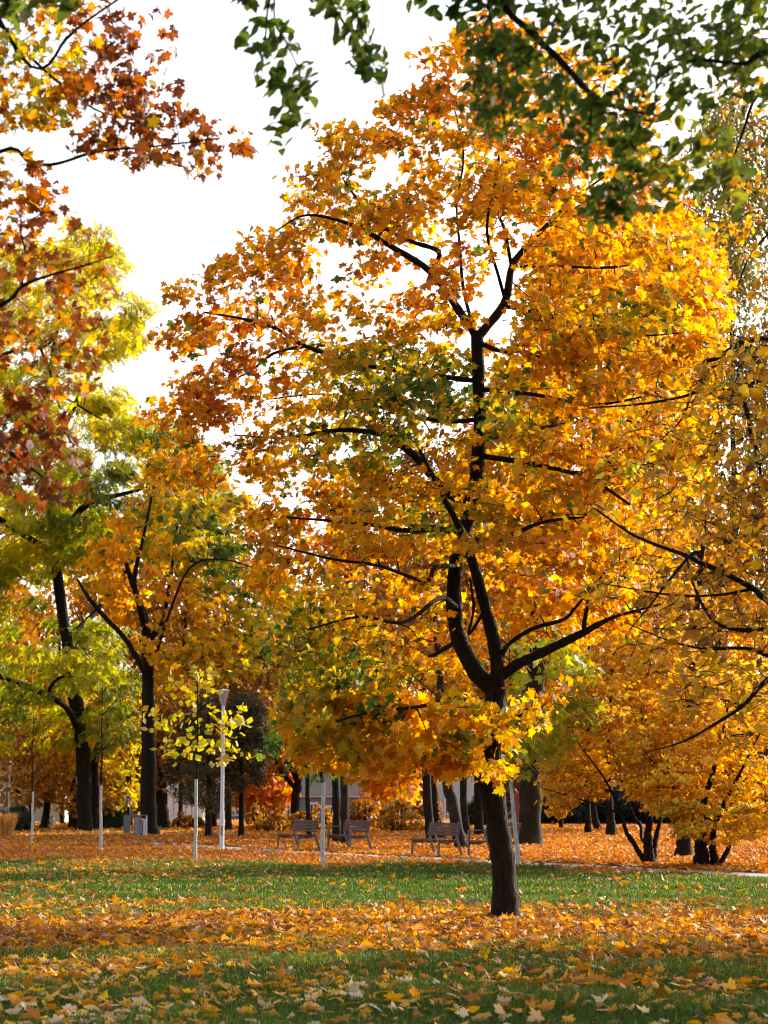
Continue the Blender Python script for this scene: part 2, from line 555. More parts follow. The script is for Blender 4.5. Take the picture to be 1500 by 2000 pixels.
def make_tree(name, label, cat, D, limbs, crowns, leafmat, bark='bark', group=None, twig=True, base=None, extra=None, wobble=0.05):
    """limbs: pixel polylines (x, y, radius_px, depth offset), the first is the trunk"""
    ppm = F / D
    x0, y0 = limbs[0][0][:2]
    if base is None:
        base = at(x0, y0, D)
    b = np.array([base[0], base[1], 0.0])
    root = thing(name, label, cat, tuple(b), group)
    tubes, skel, skr = [], [], []
    for li, lm in enumerate(limbs):
        L = np.array([(q + (0.0,) * (4 - len(q))) for q in lm], float)
        W = at(L[:, 0], L[:, 1], D + L[:, 3])
        R = L[:, 2] / ppm
        if li == 0:
            W[0, 2] = -0.06
        p, r = smooth_path(W, R, 6 if li == 0 else 5, wobble)
        if li == 0:                                         # root flare
            hgt = p[:, 2]
            r = r * (1 + 0.40 * np.exp(-np.maximum(hgt, 0) / 0.14))
        tubes.append((p - b, r))
        skel.append(p)
        skr.append(r)
    S_ = np.concatenate(skel)
    R_ = np.concatenate(skr)
    Vl, Tl, tn, sh = [], [], [], []
    off = 0
    for spec in crowns:
        C, cx, cy = crown_centres(spec, D)
        if twig:
            low = S_[:, 2] > spec.get('zmin', 0.9)
            A, AR = S_[low], R_[low]
            dn = np.min(np.linalg.norm(C[:, None] - A[None, ::3], axis=2), axis=1)
            order = np.argsort(dn)
            every = spec.get('twig_every', 1)
            for oi, ci in enumerate(order):
                if oi % every:
                    continue
                c = C[ci]
                dd = np.linalg.norm(A - c, axis=1)
                dd = dd + np.maximum(0, A[:, 2] - c[2] - 0.1) * 0.6
                q = np.argmin(dd)
                a = A[q]
                ln = np.linalg.norm(c - a)
                if ln < 0.05:
                    continue
                mid = (a + c) / 2 + np.array([0, 0, 0.08 * ln]) + rng.normal(0, 0.07 * ln, 3)
                pts, _ = smooth_path(np.array([a, mid, c]), np.ones(3), 3)
                r0 = min(AR[q] * 0.65, spec.get('tr', 0.006) + 0.006 * ln)
                rr = np.linspace(r0, max(0.0025, r0 * 0.35), len(pts))
                tubes.append((pts - b, rr))
                A = np.vstack([A, pts[1:]])
                AR = np.concatenate([AR, rr[1:]])
        for c in (C if spec.get('spray') else ()):
            for _ in range(spec['spray']):
                e = norm(rng.normal(0, 1, 3) * np.array([1, 1, .5])) * spec['cr'] * rng.uniform(.6, 1.1)
                tubes.append((np.array([c, c + e * .5 + rng.normal(0, .02, 3), c + e]) - b, np.array([.0042, .003, .0015]) * spec.get('sprayr', 1.0)))
        per = spec['per']
        n = len(C) * per
        idx = np.repeat(np.arange(len(C)), per)
        cr = spec['cr']
        o = norm(rng.normal(0, 1, (n, 3))) * (rng.random(n) ** 0.45)[:, None] * np.array([cr, cr, cr * spec.get('flat', 0.5)])
        P = C[idx] + o
        keep = P[:, 2] > 0.12
        P, idx = P[keep], idx[keep]
        n = len(P)
        outw = P - np.array([b[0], b[1], 0])
        outw[:, 2] = 0
        outw = norm(outw)
        up, ow, rn, dr = spec.get('orient', (0.6, 0.5, 0.75, 0.5))
        Nn = np.array([0, 0, up]) + outw * ow + rng.normal(0, rn, (n, 3))
        Tp = outw * 0.6 + np.array([0, 0, -dr]) + rng.normal(0, 0.5, (n, 3))
        sz = spec['size'] * np.clip(rng.normal(1, 0.26, n), 0.4, 1.6)
        curl = rng.uniform(0.2, 1.0, n) * spec.get('curl', 1.0)
        V, T, per_t = leaf_arrays(spec['leaf'], P - b, Nn, Tp, sz, curl)
        tone_c = spec['tone'] + spec.get('amp', 0.15) * vnoise(C, spec.get('tfreq', 0.6), 11.0) * 1.6
        for (zx, zy, rx, ry, dv) in spec.get('zones', ()):
            dv = dv * 1.5 if dv < 0 else dv
            q = np.exp(-(((cx - zx) / rx) ** 2 + ((cy - zy) / ry) ** 2))
            tone_c = tone_c + dv * q
        tone = np.clip(tone_c[idx] + rng.normal(0, spec.get('sd', 0.09), n), 0.0, 1.0)
        if spec.get('odd'):
            tone = np.where(rng.random(n) < spec['odd'], rng.uniform(0, .25, n), tone)
        shd = np.clip(rng.normal(1.0, 0.18, n), 0.5, 1.4)
        Vl.append(V)
        Tl.append(T + off)
        off += len(V)
        tn.append(np.repeat(tone, per_t))
        sh.append(np.repeat(shd, per_t))
    V, T = tube_mesh(tubes, lambda r: 14 if r > 0.08 else (8 if r > 0.03 else (5 if r > 0.012 else 4)))
    link("trunk", mesh_from("trunk", V, T, M[bark]), root)
    if Vl:
        link("crown", mesh_from("crown", np.concatenate(Vl), np.concatenate(Tl), M[leafmat], np.concatenate(tn), np.concatenate(sh)), root)
    return root


#@@MAIN
# ================================================================== the big maple
main_poly = [(955, 35), (880, 60), (835, 85), (800, 125), (825, 190), (765, 205), (700, 245), (630, 255), (645, 300), (585, 335), (565, 395), (540, 430), (485, 445),
             (445, 500), (385, 540), (340, 560), (328, 640), (335, 700), (332, 770), (285, 795), (280, 825), (320, 850), (290, 920), (350, 960), (470, 930), (510, 1000), (500, 1110),
             (525, 1240), (570, 1350), (590, 1470), (640, 1515), (760, 1505), (900, 1500), (985, 1520), (1020, 1440), (1090, 1400), (1130, 1300), (1230, 1240), (1250, 1060),
             (1370, 930), (1390, 760), (1400, 600), (1400, 440), (1310, 320), (1240, 160), (1100, 60)]
main_limbs = [
    [(988, 1797, 24), (984, 1700, 23.5), (972, 1610, 23), (957, 1500, 22.5), (962, 1410, 22), (970, 1345, 22)],
    [(970, 1350, 19), (930, 1312, 17, .05), (897, 1250, 16, .1), (887, 1180, 15.5, .1), (891, 1100, 15, .1), (905, 1040, 14, .05), (925, 975, 14), (937, 850, 13), (935, 760, 12.5), (932, 655, 12)],
    [(974, 1340, 15), (968, 1270, 13.5, -.1), (950, 1195, 12, -.2), (930, 1120, 11, -.25), (914, 1075, 10, -.3), (898, 1030, 7, -.5), (860, 960, 5, -.9), (820, 880, 3, -1.2)],
    [(932, 660, 9), (885, 590, 7.5, -.2), (840, 530, 7, -.4), (765, 482, 5.5, -.7), (690, 440, 4, -1), (600, 420, 2.5, -1.2), (540, 450, 1.5, -1.3)],
    [(840, 530, 4.5, -.4), (857, 492, 5, -.4), (800, 470, 4, -.2), (730, 430, 3, .2), (670, 350, 2, .4)],
    [(932, 660, 10), (985, 592, 8.5, .1), (1000, 520, 7.5, .2), (1030, 480, 6, .3), (1068, 440, 4.8, .5), (1120, 390, 3.5, .8), (1200, 330, 2, 1)],
    [(988, 590, 4, .1), (974, 540, 3.6, 0), (952, 460, 3.1, -.2), (957, 400, 2.7, -.3), (972, 330, 2.2, -.4), (975, 230, 2, -.5), (960, 120, 1.3, -.5)],
    [(932, 660, 4.5), (906, 570, 3.6, .4), (898, 480, 3, .6), (892, 400, 2.4, .7), (905, 300, 2.2, .7), (880, 180, 1.4, .8)],
    [(1000, 525, 4, .2), (986, 450, 3.6, .3), (975, 412, 3.2, .4), (1012, 370, 3, .5), (1030, 290, 2, .6)],
    [(984, 598, 5, .1), (1050, 610, 4.5, -.3), (1140, 640, 3.5, -.8), (1250, 655, 2.2, -1.2), (1330, 650, 1.2, -1.4)],
    [(1010, 520, 4, .2), (1080, 520, 3.5, .6), (1200, 522, 2.8, 1), (1310, 500, 1.5, 1.3)],
    [(935, 668, 5), (975, 685, 4.5, -.3), (1030, 690, 3, -.8), (1120, 720, 2, -1.4)],
    [(925, 978, 9), (880, 968, 9, -.2), (850, 938, 9, -.3), (815, 895, 8.5, -.4), (780, 868, 8, -.5), (744, 848, 6.5, -.6), (660, 840, 4, -.8), (560, 855, 2.5, -1), (460, 850, 1.5, -1)],
    [(935, 745, 6), (840, 732, 5, -.3), (710, 712, 4.5, -.5), (597, 676, 4.5, -.6), (540, 642, 4, -.6), (480, 624, 3, -.6), (400, 610, 2, -.5)],
    [(597, 676, 3.5, -.6), (535, 690, 3, -.3), (480, 730, 2, 0), (400, 760, 1.5, .2)],
    [(937, 820, 5), (860, 822, 4.5, .5), (760, 800, 3.5, 1.2), (640, 770, 2.4, 1.8), (520, 780, 1.5, 2)],
    [(903, 1045, 6), (960, 1062, 5.5, -.4), (1000, 1045, 4.5, -.7), (1060, 1020, 3.5, -1.1), (1140, 1010, 2, -1.5)],
    [(893, 1045, 6), (860, 1033, 6, -.3), (795, 1036, 5.5, -.7), (700, 1022, 3.5, -1.2), (560, 1010, 2, -1.6)],
    [(888, 1105, 5), (850, 1108, 4.5, -.5), (830, 1135, 4, -.9), (740, 1105, 3, -1.4), (650, 1092, 2.5, -1.8), (540, 1065, 1.5, -2)],
    [(975, 1325, 11), (1010, 1298, 10.5, -.1), (1060, 1274, 9.5, -.2), (1110, 1250, 8.5, -.3), (1146, 1232, 7.5, -.4), (1200, 1205, 3.5, -.8), (1290, 1180, 2, -1.1)],
    [(978, 1290, 5), (992, 1260, 4.5, -.2), (1040, 1228, 4.2, -.3), (1100, 1210, 3.8, -.4), (1125, 1185, 3, -.5), (1180, 1120, 2, -.7)],
    [(1140, 1234, 5, -.4), (1145, 1195, 4, -.3), (1170, 1120, 3, .2), (1230, 1040, 2, .6)],
    [(945, 1195, 4, -.2), (915, 1240, 2.5, -.2), (925, 1190, 3, -.3), (918, 1130, 2.5, -.35)],
    [(962, 1385, 6), (880, 1362, 4.5, -.5), (830, 1378, 3.5, -.9), (720, 1392, 2.5, -1.4), (620, 1420, 1.5, -1.7)],
    [(956, 1450, 6), (870, 1432, 4.5, .4), (780, 1455, 3.5, .9), (680, 1490, 2, 1.2)],
    [(890, 1185, 6), (858, 1168, 5, -.5), (790, 1215, 3.5, -1.1), (700, 1205, 2.5, -1.6), (600, 1230, 1.5, -2)],
    [(937, 890, 6), (1050, 908, 5, -.7), (1150, 935, 3.8, -1.2), (1230, 985, 2.4, -1.6)],
    [(937, 860, 5), (1060, 835, 4.2, .8), (1180, 820, 3, 1.4), (1300, 830, 1.8, 1.8)],
    [(935, 760, 5), (1040, 770, 4, -.6), (1160, 790, 2.8, -1.2), (1280, 770, 1.8, -1.5)],
    [(960, 1420, 5), (1010, 1400, 3.5, -.4), (1060, 1380, 2, -.7)],
    [(897, 1250, 5, .1), (820, 1290, 3.5, .7), (720, 1290, 2.5, 1.3), (600, 1310, 1.5, 1.8)],
]
holes_main = [(960, 560, 70, 80, .42), (1040, 450, 50, 50, .5), (900, 420, 60, 80, .55), (870, 540, 45, 55, .4), (933, 740, 26, 95, .1), (930, 910, 26, 70, .2), (830, 910, 70, 45, .3), (700, 590, 60, 40, .3), (660, 540, 75, 62, .16), (610, 470, 60, 22, .7), (800, 560, 70, 70, .45), (960, 620, 32, 36, .15), (1010, 640, 26, 22, .1), (560, 600, 45, 40, .4), (470, 770, 50, 45, .2), (425, 870, 35, 55, .15),
              (560, 740, 60, 50, .4), (480, 960, 40, 40, .3), (400, 720, 30, 30, .4), (790, 160, 40, 40, .3), (540, 320, 40, 40, .3), (930, 1190, 75, 120, .08), (975, 1310, 95, 75, .12), (965, 1420, 40, 60, .3), (935, 720, 18, 60, .25), (935, 900, 22, 60, .35),
              (1070, 1235, 100, 50, .12), (1050, 1310, 70, 60, .15), (1150, 1330, 60, 60, .3), (1120, 1200, 60, 40, .4)]
zones_main = [(760, 720, 140, 60, -.22), (870, 780, 120, 60, -.22), (640, 880, 90, 60, -.12), (760, 860, 120, 60, -.2), (1000, 820, 60, 60, -.2), (1250, 620, 120, 30, -.2), (900, 1020, 90, 40, -.18), (620, 1300, 130, 90, -.16),
              (720, 1370, 130, 80, -.14), (820, 1430, 140, 60, -.14), (560, 1200, 60, 80, -.15), (950, 1450, 90, 60, -.2), (820, 1010, 120, 60, -.12), (700, 1190, 160, 60, -.10), (1020, 940, 110, 60, -.10), (800, 1330, 160, 60, -.08), (430, 640, 160, 160, .16), (700, 330, 200, 110, .06), (330, 850, 90, 90, .14), (690, 1120, 170, 90, .07), (780, 560, 90, 90, .14), (950, 120, 120, 70, .08), (1120, 1060, 120, 90, .03)]
make_tree("maple_tree", "large golden orange maple with dark forked trunk standing alone on the lawn", "tree", 25.3, main_limbs,
          [dict(poly=main_poly, n=1900, T=2.4, E=230, gap=.22, gfreq=1.0, per=23, cr=.31, flat=.42, spray=4, size=.096, leaf='maple', tone=.57, amp=.17, tfreq=.9, sd=.12, odd=.07, holes=holes_main, zones=zones_main, zmin=1.9, tr=.009),
           dict(poly=[(560, 1480), (640, 1525), (760, 1510), (900, 1505), (990, 1530), (990, 1400), (560, 1330)], n=90, T=1.5, per=16, cr=.3, size=.14, leaf='maple', tone=.48, amp=.16, zmin=1.9, off=-.6),
           ],
          'maple', base=at(988, 1797, 25.3), wobble=.02)

# ================================================================== near trees whose boughs hang into the picture
make_tree("maple_tree", "near maple with red brown and yellow leaves reaching in at upper left", "tree", 12.0,
          [[(-450, 2060, 60), (-445, 1500, 52), (-440, 900, 44), (-430, 300, 34), (-420, -300, 20), (-430, -700, 8)],
           [(-440, 700, 22), (-200, 450, 14), (0, 296, 4.2), (60, 318, 4), (110, 320, 3.6), (190, 296, 3), (300, 286, 2), (430, 270, 1.6)],
           [(-433, 250, 20), (-150, -20, 9, .3), (0, 50, 3.5, .3), (60, 112, 3.2, .3), (120, 165, 2.6, .3), (200, 220, 2, .3), (300, 230, 1.2, .4)],
           [(-425, 0, 18), (-100, -60, 8, -.4), (60, 130, 3.2, -.5), (130, 75, 3, -.6), (168, 42, 2.4, -.6), (260, -20, 2, -.6), (330, -60, 1.4, -.6)],
           [(-440, 1000, 20), (-200, 800, 10, .4), (0, 695, 4.5, .5), (70, 682, 4, .5), (100, 668, 3, .5)],
           [(80, 682, 3, .5), (96, 720, 3, .5), (105, 760, 2.2, .5), (118, 800, 1.4, .5)],
           [(-440, 850, 18), (-200, 680, 8, -.3), (0, 597, 4.5, -.4), (42, 560, 4, -.4), (90, 540, 3, -.4), (160, 520, 2, -.4), (220, 500, 1.2, -.4)],
           [(42, 560, 3, -.4), (50, 500, 2.5, -.4), (40, 440, 2, -.4), (70, 425, 1.2, -.3)],
           [(-440, 1150, 18), (-200, 950, 9), (-40, 860, 5), (40, 900, 3), (120, 960, 1.5)],
           [(-430, 500, 16), (-700, 200, 10, .5), (-1000, 0, 5, 1)], [(-430, 200, 16), (-600, -200, 9, 1), (-760, -500, 5, 1.5)]],
          [dict(poly=[(-120, -40), (60, -40), (200, -40), (250, 40), (260, 110), (260, 200), (310, 240), (310, 320), (200, 320), (100, 250), (-120, 250)], n=250, T=.8, per=6, cr=.10, flat=.8, spray=2, sprayr=.5, size=.060, leaf='maple', tone=.56, amp=.3, tfreq=1.6, sd=.2, orient=(.5, .2, .9, .8), curl=2.0, zmin=2.5, tr=.0016, zones=[(90, 110, 120, 60, .3), (50, 210, 70, 60, .25), (20, 60, 60, 60, .2), (240, 260, 110, 70, -.25), (230, 60, 60, 120, -.25)]),
           dict(poly=[(-120, 270), (60, 300), (130, 330), (110, 400), (-120, 400)], n=46, T=.6, per=4, cr=.08, flat=.9, size=.066, leaf='maple', tone=.45, amp=.3, sd=.2, curl=2.0, orient=(.4, .2, .9, .9), zmin=2.5, tr=.0014),
           dict(poly=[(250, 180), (330, 190), (420, 240), (490, 265), (480, 325), (380, 345), (270, 340)], n=62, T=.5, per=4, cr=.075, flat=.8, size=.060, leaf='maple', tone=.26, amp=.2, sd=.2, orient=(.4, .2, .9, .9), curl=2.4, zmin=2.5, tr=.0014),
           dict(poly=[(180, 10), (330, 10), (350, 140), (340, 200), (230, 180)], n=26, T=.5, per=3, cr=.06, flat=.8, size=.058, leaf='maple', tone=.2, amp=.2, sd=.2, orient=(.4, .2, .9, .9), curl=2.4, zmin=2.5, tr=.0012),
           dict(poly=[(-120, 330), (60, 350), (100, 400), (160, 420), (230, 460), (240, 560), (200, 700), (150, 800), (-120, 800)], n=165, T=.7, per=5, cr=.085, flat=.9, spray=2, sprayr=.5, size=.060, leaf='maple', tone=.52, amp=.32, tfreq=1.6, sd=.22, orient=(.3, .3, .9, .9), curl=2.0, zmin=2.5, tr=.0016),
           dict(poly=[(-120, 780), (60, 770), (150, 850), (170, 960), (100, 1000), (-120, 930)], n=75, T=.5, per=5, cr=.10, flat=.9, size=.066, leaf='maple', tone=.22, amp=.1, sd=.1, orient=(.3, .3, .9, .9), curl=2.4, zmin=2.5, tr=.0016),
           dict(poly=[(-120, -400), (-800, -600), (-1100, 0), (-900, 700), (-500, 900), (-130, 700)], n=160, T=2.2, per=10, cr=.35, size=.12, leaf='maple', tone=.5, amp=.2, zmin=2.5)],
          'redmaple')

make_tree("elm_tree", "near elm with dark green leaves hanging down from the top edge of the picture", "tree", 8.8,
          [[(1980, 2242, 75), (1985, 1400, 66), (1975, 500, 58), (1950, -200, 48), (1900, -700, 30), (1880, -1200, 12)],
           [(1960, 0, 32), (1700, -260, 22), (1300, -300, 14), (1050, -120, 9), (985, 0, 7.5), (1040, 65, 7.5), (1100, 125, 7), (1160, 188, 6), (1215, 212, 4.5), (1290, 226, 3)],
           [(1158, 186, 3.5), (1151, 260, 3), (1147, 345, 2), (1170, 400, 1.2)],
           [(1048, 90, 3.5), (1000, 138, 3), (950, 172, 1.6)],
           [(1000, -40, 4), (956, 0, 3.5), (959, 40, 3), (972, 130, 2.8), (982, 210, 2.2), (992, 285, 1.3)],
           [(1960, 100, 22), (1700, 50, 12, -.3), (1500, 100, 7, -.4), (1453, 124, 5, -.4), (1370, 117, 4, -.4), (1327, 127, 3, -.4), (1285, 155, 2.4, -.4), (1280, 200, 1.5, -.4)],
           [(1300, -300, 12), (900, -240, 8, .2), (640, -80, 5, .3), (665, 35, 3.5, .3), (715, 85, 2.5, .3), (732, 130, 1.4, .3)],
           [(900, -240, 7, .2), (560, -180, 5, 0), (526, 0, 3, 0), (518, 75, 2.2, 0), (510, 160, 1.3, 0)],
           [(560, -180, 4, 0), (535, 20, 2.6, .1), (560, 85, 2.2, .1), (588, 160, 1.5, .1), (560, 250, 1, .1)],
           [(560, -180, 5, 0), (250, -220, 4, .2), (100, -60, 3, .2), (40, 10, 2, .2)],
           [(1960, -300, 30), (2300, -600, 18, .5), (2800, -700, 8, 1)], [(1970, 200, 26), (2350, 0, 14, -.6), (2750, 100, 6, -1)]],
          [dict(poly=[(470, -60), (540, -60), (560, 60), (610, 80), (620, 190), (570, 270), (545, 300), (520, 280), (500, 190), (490, 120), (465, 60)], n=38, T=.25, per=6, cr=.075, size=.066, leaf='ovate', tone=.42, amp=.15, sd=.14, orient=(.5, .2, .6, 1.2), zmin=3, tr=.001, gap=.0),
           dict(poly=[(600, -60), (700, -60), (715, 50), (755, 95), (735, 165), (705, 120), (650, 70)], n=32, T=.25, per=6, cr=.075, size=.066, leaf='ovate', tone=.5, amp=.15, sd=.16, orient=(.5, .2, .6, 1.2), zmin=3, tr=.001),
           dict(poly=[(820, -120), (1010, -120), (1000, 25), (900, 40), (825, 30)], n=52, T=.3, per=7, cr=.1, size=.066, leaf='ovate', tone=.3, amp=.15, sd=.12, orient=(.8, .1, .6, .8), zmin=3, tr=.001),
           dict(poly=[(930, 60), (1060, 60), (1180, 170), (1290, 190), (1260, 260), (1250, 400), (1180, 440), (1140, 380), (1100, 280), (1010, 260), (970, 290), (920, 250)], n=135, T=.4, per=8, cr=.09, size=.056, leaf='ovate', tone=.5, amp=.25, sd=.2, orient=(.6, .2, .6, 1.0), zmin=3, tr=.0016),
           dict(poly=[(1020, -100), (1600, -100), (1600, 190), (1500, 200), (1300, 220), (1200, 130), (1060, 50)], n=250, T=.5, per=8, cr=.11, size=.055, leaf='ovate', tone=.52, amp=.2, sd=.16, orient=(.6, .2, .6, 1.0), zmin=3, tr=.001),
           dict(poly=[(-60, -100), (170, -100), (160, 20), (90, 40), (30, 30), (-60, 35)], n=30, T=.25, per=6, cr=.08, size=.072, leaf='ovate', tone=.3, amp=.1, sd=.12, orient=(.7, .1, .6, 1), zmin=3, tr=.001),
           dict(poly=[(1250, 230), (1400, 230), (1450, 330), (1430, 400), (1260, 400)], n=45, T=.3, per=5, cr=.10, size=.068, leaf='ovate', tone=.66, amp=.2, sd=.2, orient=(.5, .2, .6, 1.0), zmin=3, tr=.001),
           dict(poly=[(1600, -900), (2500, -1300), (3100, -700), (2900, 200), (2300, 300), (1600, 120)], n=240, T=1.8, per=9, cr=.3, size=.085, leaf='ovate', tone=.45, amp=.2, zmin=3),
           dict(poly=[(1500, -900), (1500, -150), (700, -130), (400, -200), (700, -700)], n=120, T=1.0, per=9, cr=.3, size=.085, leaf='ovate', tone=.45, amp=.2, zmin=3)],
          'elm')

make_tree("hornbeam_tree", "near hornbeam with thin twigs and brown gold oval leaves at the right edge", "tree", 16.5,
          [[(2350, 1924, 46), (2350, 1600, 40), (2340, 1200, 34), (2330, 800, 26), (2330, 300, 16), (2330, -200, 6)],
           [(2345, 1500, 16), (1900, 1330, 10), (1600, 1230, 8), (1500, 1175, 6.5), (1463, 1145, 6), (1346, 1088, 4.5), (1243, 1048, 3), (1160, 992, 1.8)],
           [(1600, 1240, 6), (1500, 1229, 5), (1441, 1230, 4.5), (1390, 1209, 3.5), (1353, 1138, 2.5), (1340, 1080, 1.5)],
           [(1900, 1340, 7, .4), (1600, 1310, 5, .4), (1500, 1279, 5, .4), (1456, 1266, 4.2, .4), (1372, 1266, 3.2, .4), (1302, 1250, 2, .4), (1220, 1215, 1.2, .4)],
           [(2345, 1550, 14), (1900, 1300, 8, -.4), (1600, 1270, 6, -.5), (1500, 1327, 5, -.5), (1456, 1374, 4, -.5), (1408, 1407, 3.2, -.5), (1335, 1448, 2, -.5), (1260, 1470, 1, -.5)],
           [(1370, 1098, 3.5), (1357, 1078, 3.5), (1310, 1130, 3, -.2), (1273, 1178, 2.2, -.3), (1230, 1230, 1.2, -.3)],
           [(1470, 1150, 3.5), (1400, 1162, 3, .2), (1313, 1162, 2.5, .3), (1177, 1140, 1.4, .5)],
           [(2335, 1000, 16), (1900, 760, 9, .5), (1620, 690, 6, .6), (1467, 752, 5, .6), (1462, 820, 4.5, .6), (1480, 890, 4, .6), (1490, 960, 2.5, .6)],
           [(1620, 690, 6, .6), (1480, 660, 6, .8), (1400, 699, 5.5, .9), (1376, 708, 5.5, .9), (1372, 745, 5, .9), (1351, 769, 4, .9), (1267, 787, 3, .9), (1150, 797, 1.6, .9)],
           [(1351, 769, 2.5, .9), (1330, 820, 2.2, .8), (1290, 860, 1.4, .7)],
           [(2335, 700, 14), (1900, 350, 8, -.5), (1600, 200, 5, -.6), (1490, 180, 3.5, -.6), (1450, 260, 2.5, -.6), (1410, 380, 1.5, -.6)],
           [(2335, 600, 12), (1950, 420, 7, .5), (1600, 400, 4, .8), (1480, 480, 2.5, .8), (1440, 560, 1.5, .8)],
           [(2340, 900, 15), (2800, 600, 8, .5), (3200, 500, 4, 1)], [(2340, 1100, 15), (2750, 900, 8, -1), (3100, 950, 4, -1.5)], [(2340, 800, 14), (2200, 300, 8, 1.5), (2050, -100, 4, 2.5)], [(2340, 1000, 14), (2200, 700, 8, -1.5), (2100, 500, 4, -2.5)]],
          [dict(poly=[(1225, 830), (1330, 740), (1420, 670), (1600, 600), (1600, 1000), (1600, 1440), (1500, 1460), (1400, 1440), (1290, 1330), (1180, 1250), (1100, 1120), (1120, 990)], n=360, T=1.3, per=7, cr=.21, flat=.6, spray=3, sprayr=1.1, size=.076, leaf='ovate', tone=.5, amp=.35, tfreq=1.0, sd=.2, zmin=2, tr=.0034, gap=.15, orient=(.6, .2, .8, .6)),
           dict(poly=[(1370, 700), (1480, 620), (1600, 600), (1600, 1250), (1440, 1250), (1390, 1000)], n=130, T=1.3, per=7, cr=.2, flat=.7, spray=3, sprayr=1.1, size=.076, leaf='ovate', tone=.36, amp=.3, tfreq=1.0, sd=.2, zmin=2, tr=.003, orient=(.6, .2, .8, .7)),  # shade on these right-hand leaves is painted in as a browner tone
           dict(poly=[(1420, -60), (1600, -60), (1600, 600), (1450, 600), (1400, 480), (1370, 300), (1420, 150)], n=130, T=.9, per=5, cr=.13, flat=.9, size=.075, leaf='ovate', tone=.34, amp=.25, sd=.2, zmin=2, tr=.0018, orient=(.3, .3, .7, 1.1)),
           dict(poly=[(1620, -100), (2100, -500), (2700, -400), (3200, 200), (3300, 900), (2900, 1300), (2300, 1400), (1700, 1450), (1610, 900)], n=430, T=3.2, E=300, per=16, cr=.5, size=.12, leaf='ovate', tone=.5, amp=.2, zmin=2)],
          'hornbeam')

#@@REST
# ================================================================== trees further back
def T(name, label, base, w, crowns, D=None, trunk=None, limbs=(), mat='maple', bark='bark', cat="tree", group=None, top=None):
    x, y = base
    if D is None:
        D = float(gdist(y))
    if trunk is None:
        ty = top if top is not None else 1150
        trunk = [(x, y, w), (x + w * .1, y - 60, w * .92), (x + w * .2, (y + ty) / 2, w * .7), (x, ty, w * .25)]
    return make_tree(name, label, cat, D, [trunk] + list(limbs), crowns, mat, bark, group)


# yellow green locust
T("locust_tree", "tall feathery yellow green tree at the left edge with low spreading limb", (166, 1627), 15,
  [dict(poly=[(-300, 520), (-120, 430), (0, 470), (90, 470), (150, 425), (200, 450), (240, 500), (250, 570), (285, 600), (270, 690), (235, 720), (250, 790), (330, 830), (420, 880), (440, 1000), (400, 1090),
              (300, 1120), (200, 1090), (120, 1130), (-40, 1140), (-300, 1150)], n=1300, T=6.5, E=160, gap=.14, gfreq=.35, per=36, cr=.75, flat=.45, size=.46, leaf='pinnate', tone=.60, amp=.3, tfreq=.3, sd=.12, zmin=6, tr=.015, orient=(.8, .4, .5, .5),
        zones=[(150, 550, 160, 160, .15), (330, 960, 150, 100, -.2), (60, 1060, 120, 60, .1), (250, 1000, 100, 60, -.3)], holes=[(40, 690, 60, 30, .5), (180, 720, 60, 30, .4), (130, 830, 50, 30, .5)]),
   dict(poly=[(-300, 1120), (-40, 1130), (60, 1130), (150, 1180), (260, 1240), (285, 1330), (280, 1430), (200, 1470), (110, 1450), (-60, 1480), (-300, 1470)], n=400, T=5, E=120, gap=.2, gfreq=.35, per=33, cr=.7, flat=.45, size=.44, leaf='pinnate', tone=.40, amp=.3, tfreq=.3, sd=.12, zmin=4, tr=.015, orient=(.8, .4, .5, .5), holes=[(60, 1180, 60, 60, .3), (30, 1290, 40, 50, .4)])],
  trunk=[(166, 1627, 15), (164, 1560, 14), (163, 1480, 14), (150, 1380, 13), (130, 1250, 11), (110, 1100, 10), (95, 950, 8), (90, 800, 6), (110, 650, 4), (130, 520, 2)],
  limbs=[[(160, 1440, 8), (130, 1382, 6, -2), (90, 1358, 6, -3), (40, 1335, 5, -3.5), (0, 1320, 4, -4), (-120, 1250, 3, -5)],
         [(95, 1360, 3.5, -3), (100, 1340, 3.5, -3.4), (120, 1322, 3, -3.6), (150, 1322, 2, -4)],
         [(130, 1250, 7), (200, 1180, 5, 2), (270, 1080, 4, 3), (350, 960, 2, 4)],
         [(105, 1060, 7), (170, 985, 6, -2), (240, 965, 4, -3), (330, 940, 2, -4)],
         [(95, 960, 7), (20, 790, 6, 2), (5, 740, 5, 2), (-60, 640, 3, 3)], [(60, 870, 5, 1), (30, 800, 5, -1), (62, 775, 4, -2), (110, 770, 3, -2), (200, 820, 2, -3)],
         [(95, 900, 6), (170, 740, 4, 2), (230, 620, 2, 3)], [(105, 1080, 7), (-60, 980, 5, 2), (-200, 900, 3, 3)], [(180, 1620, 9, 1.5), (184, 1560, 9, 1.5), (186, 1480, 8, 1.5), (215, 1400, 5, 2), (250, 1320, 3, 3)]],
  mat='locust')

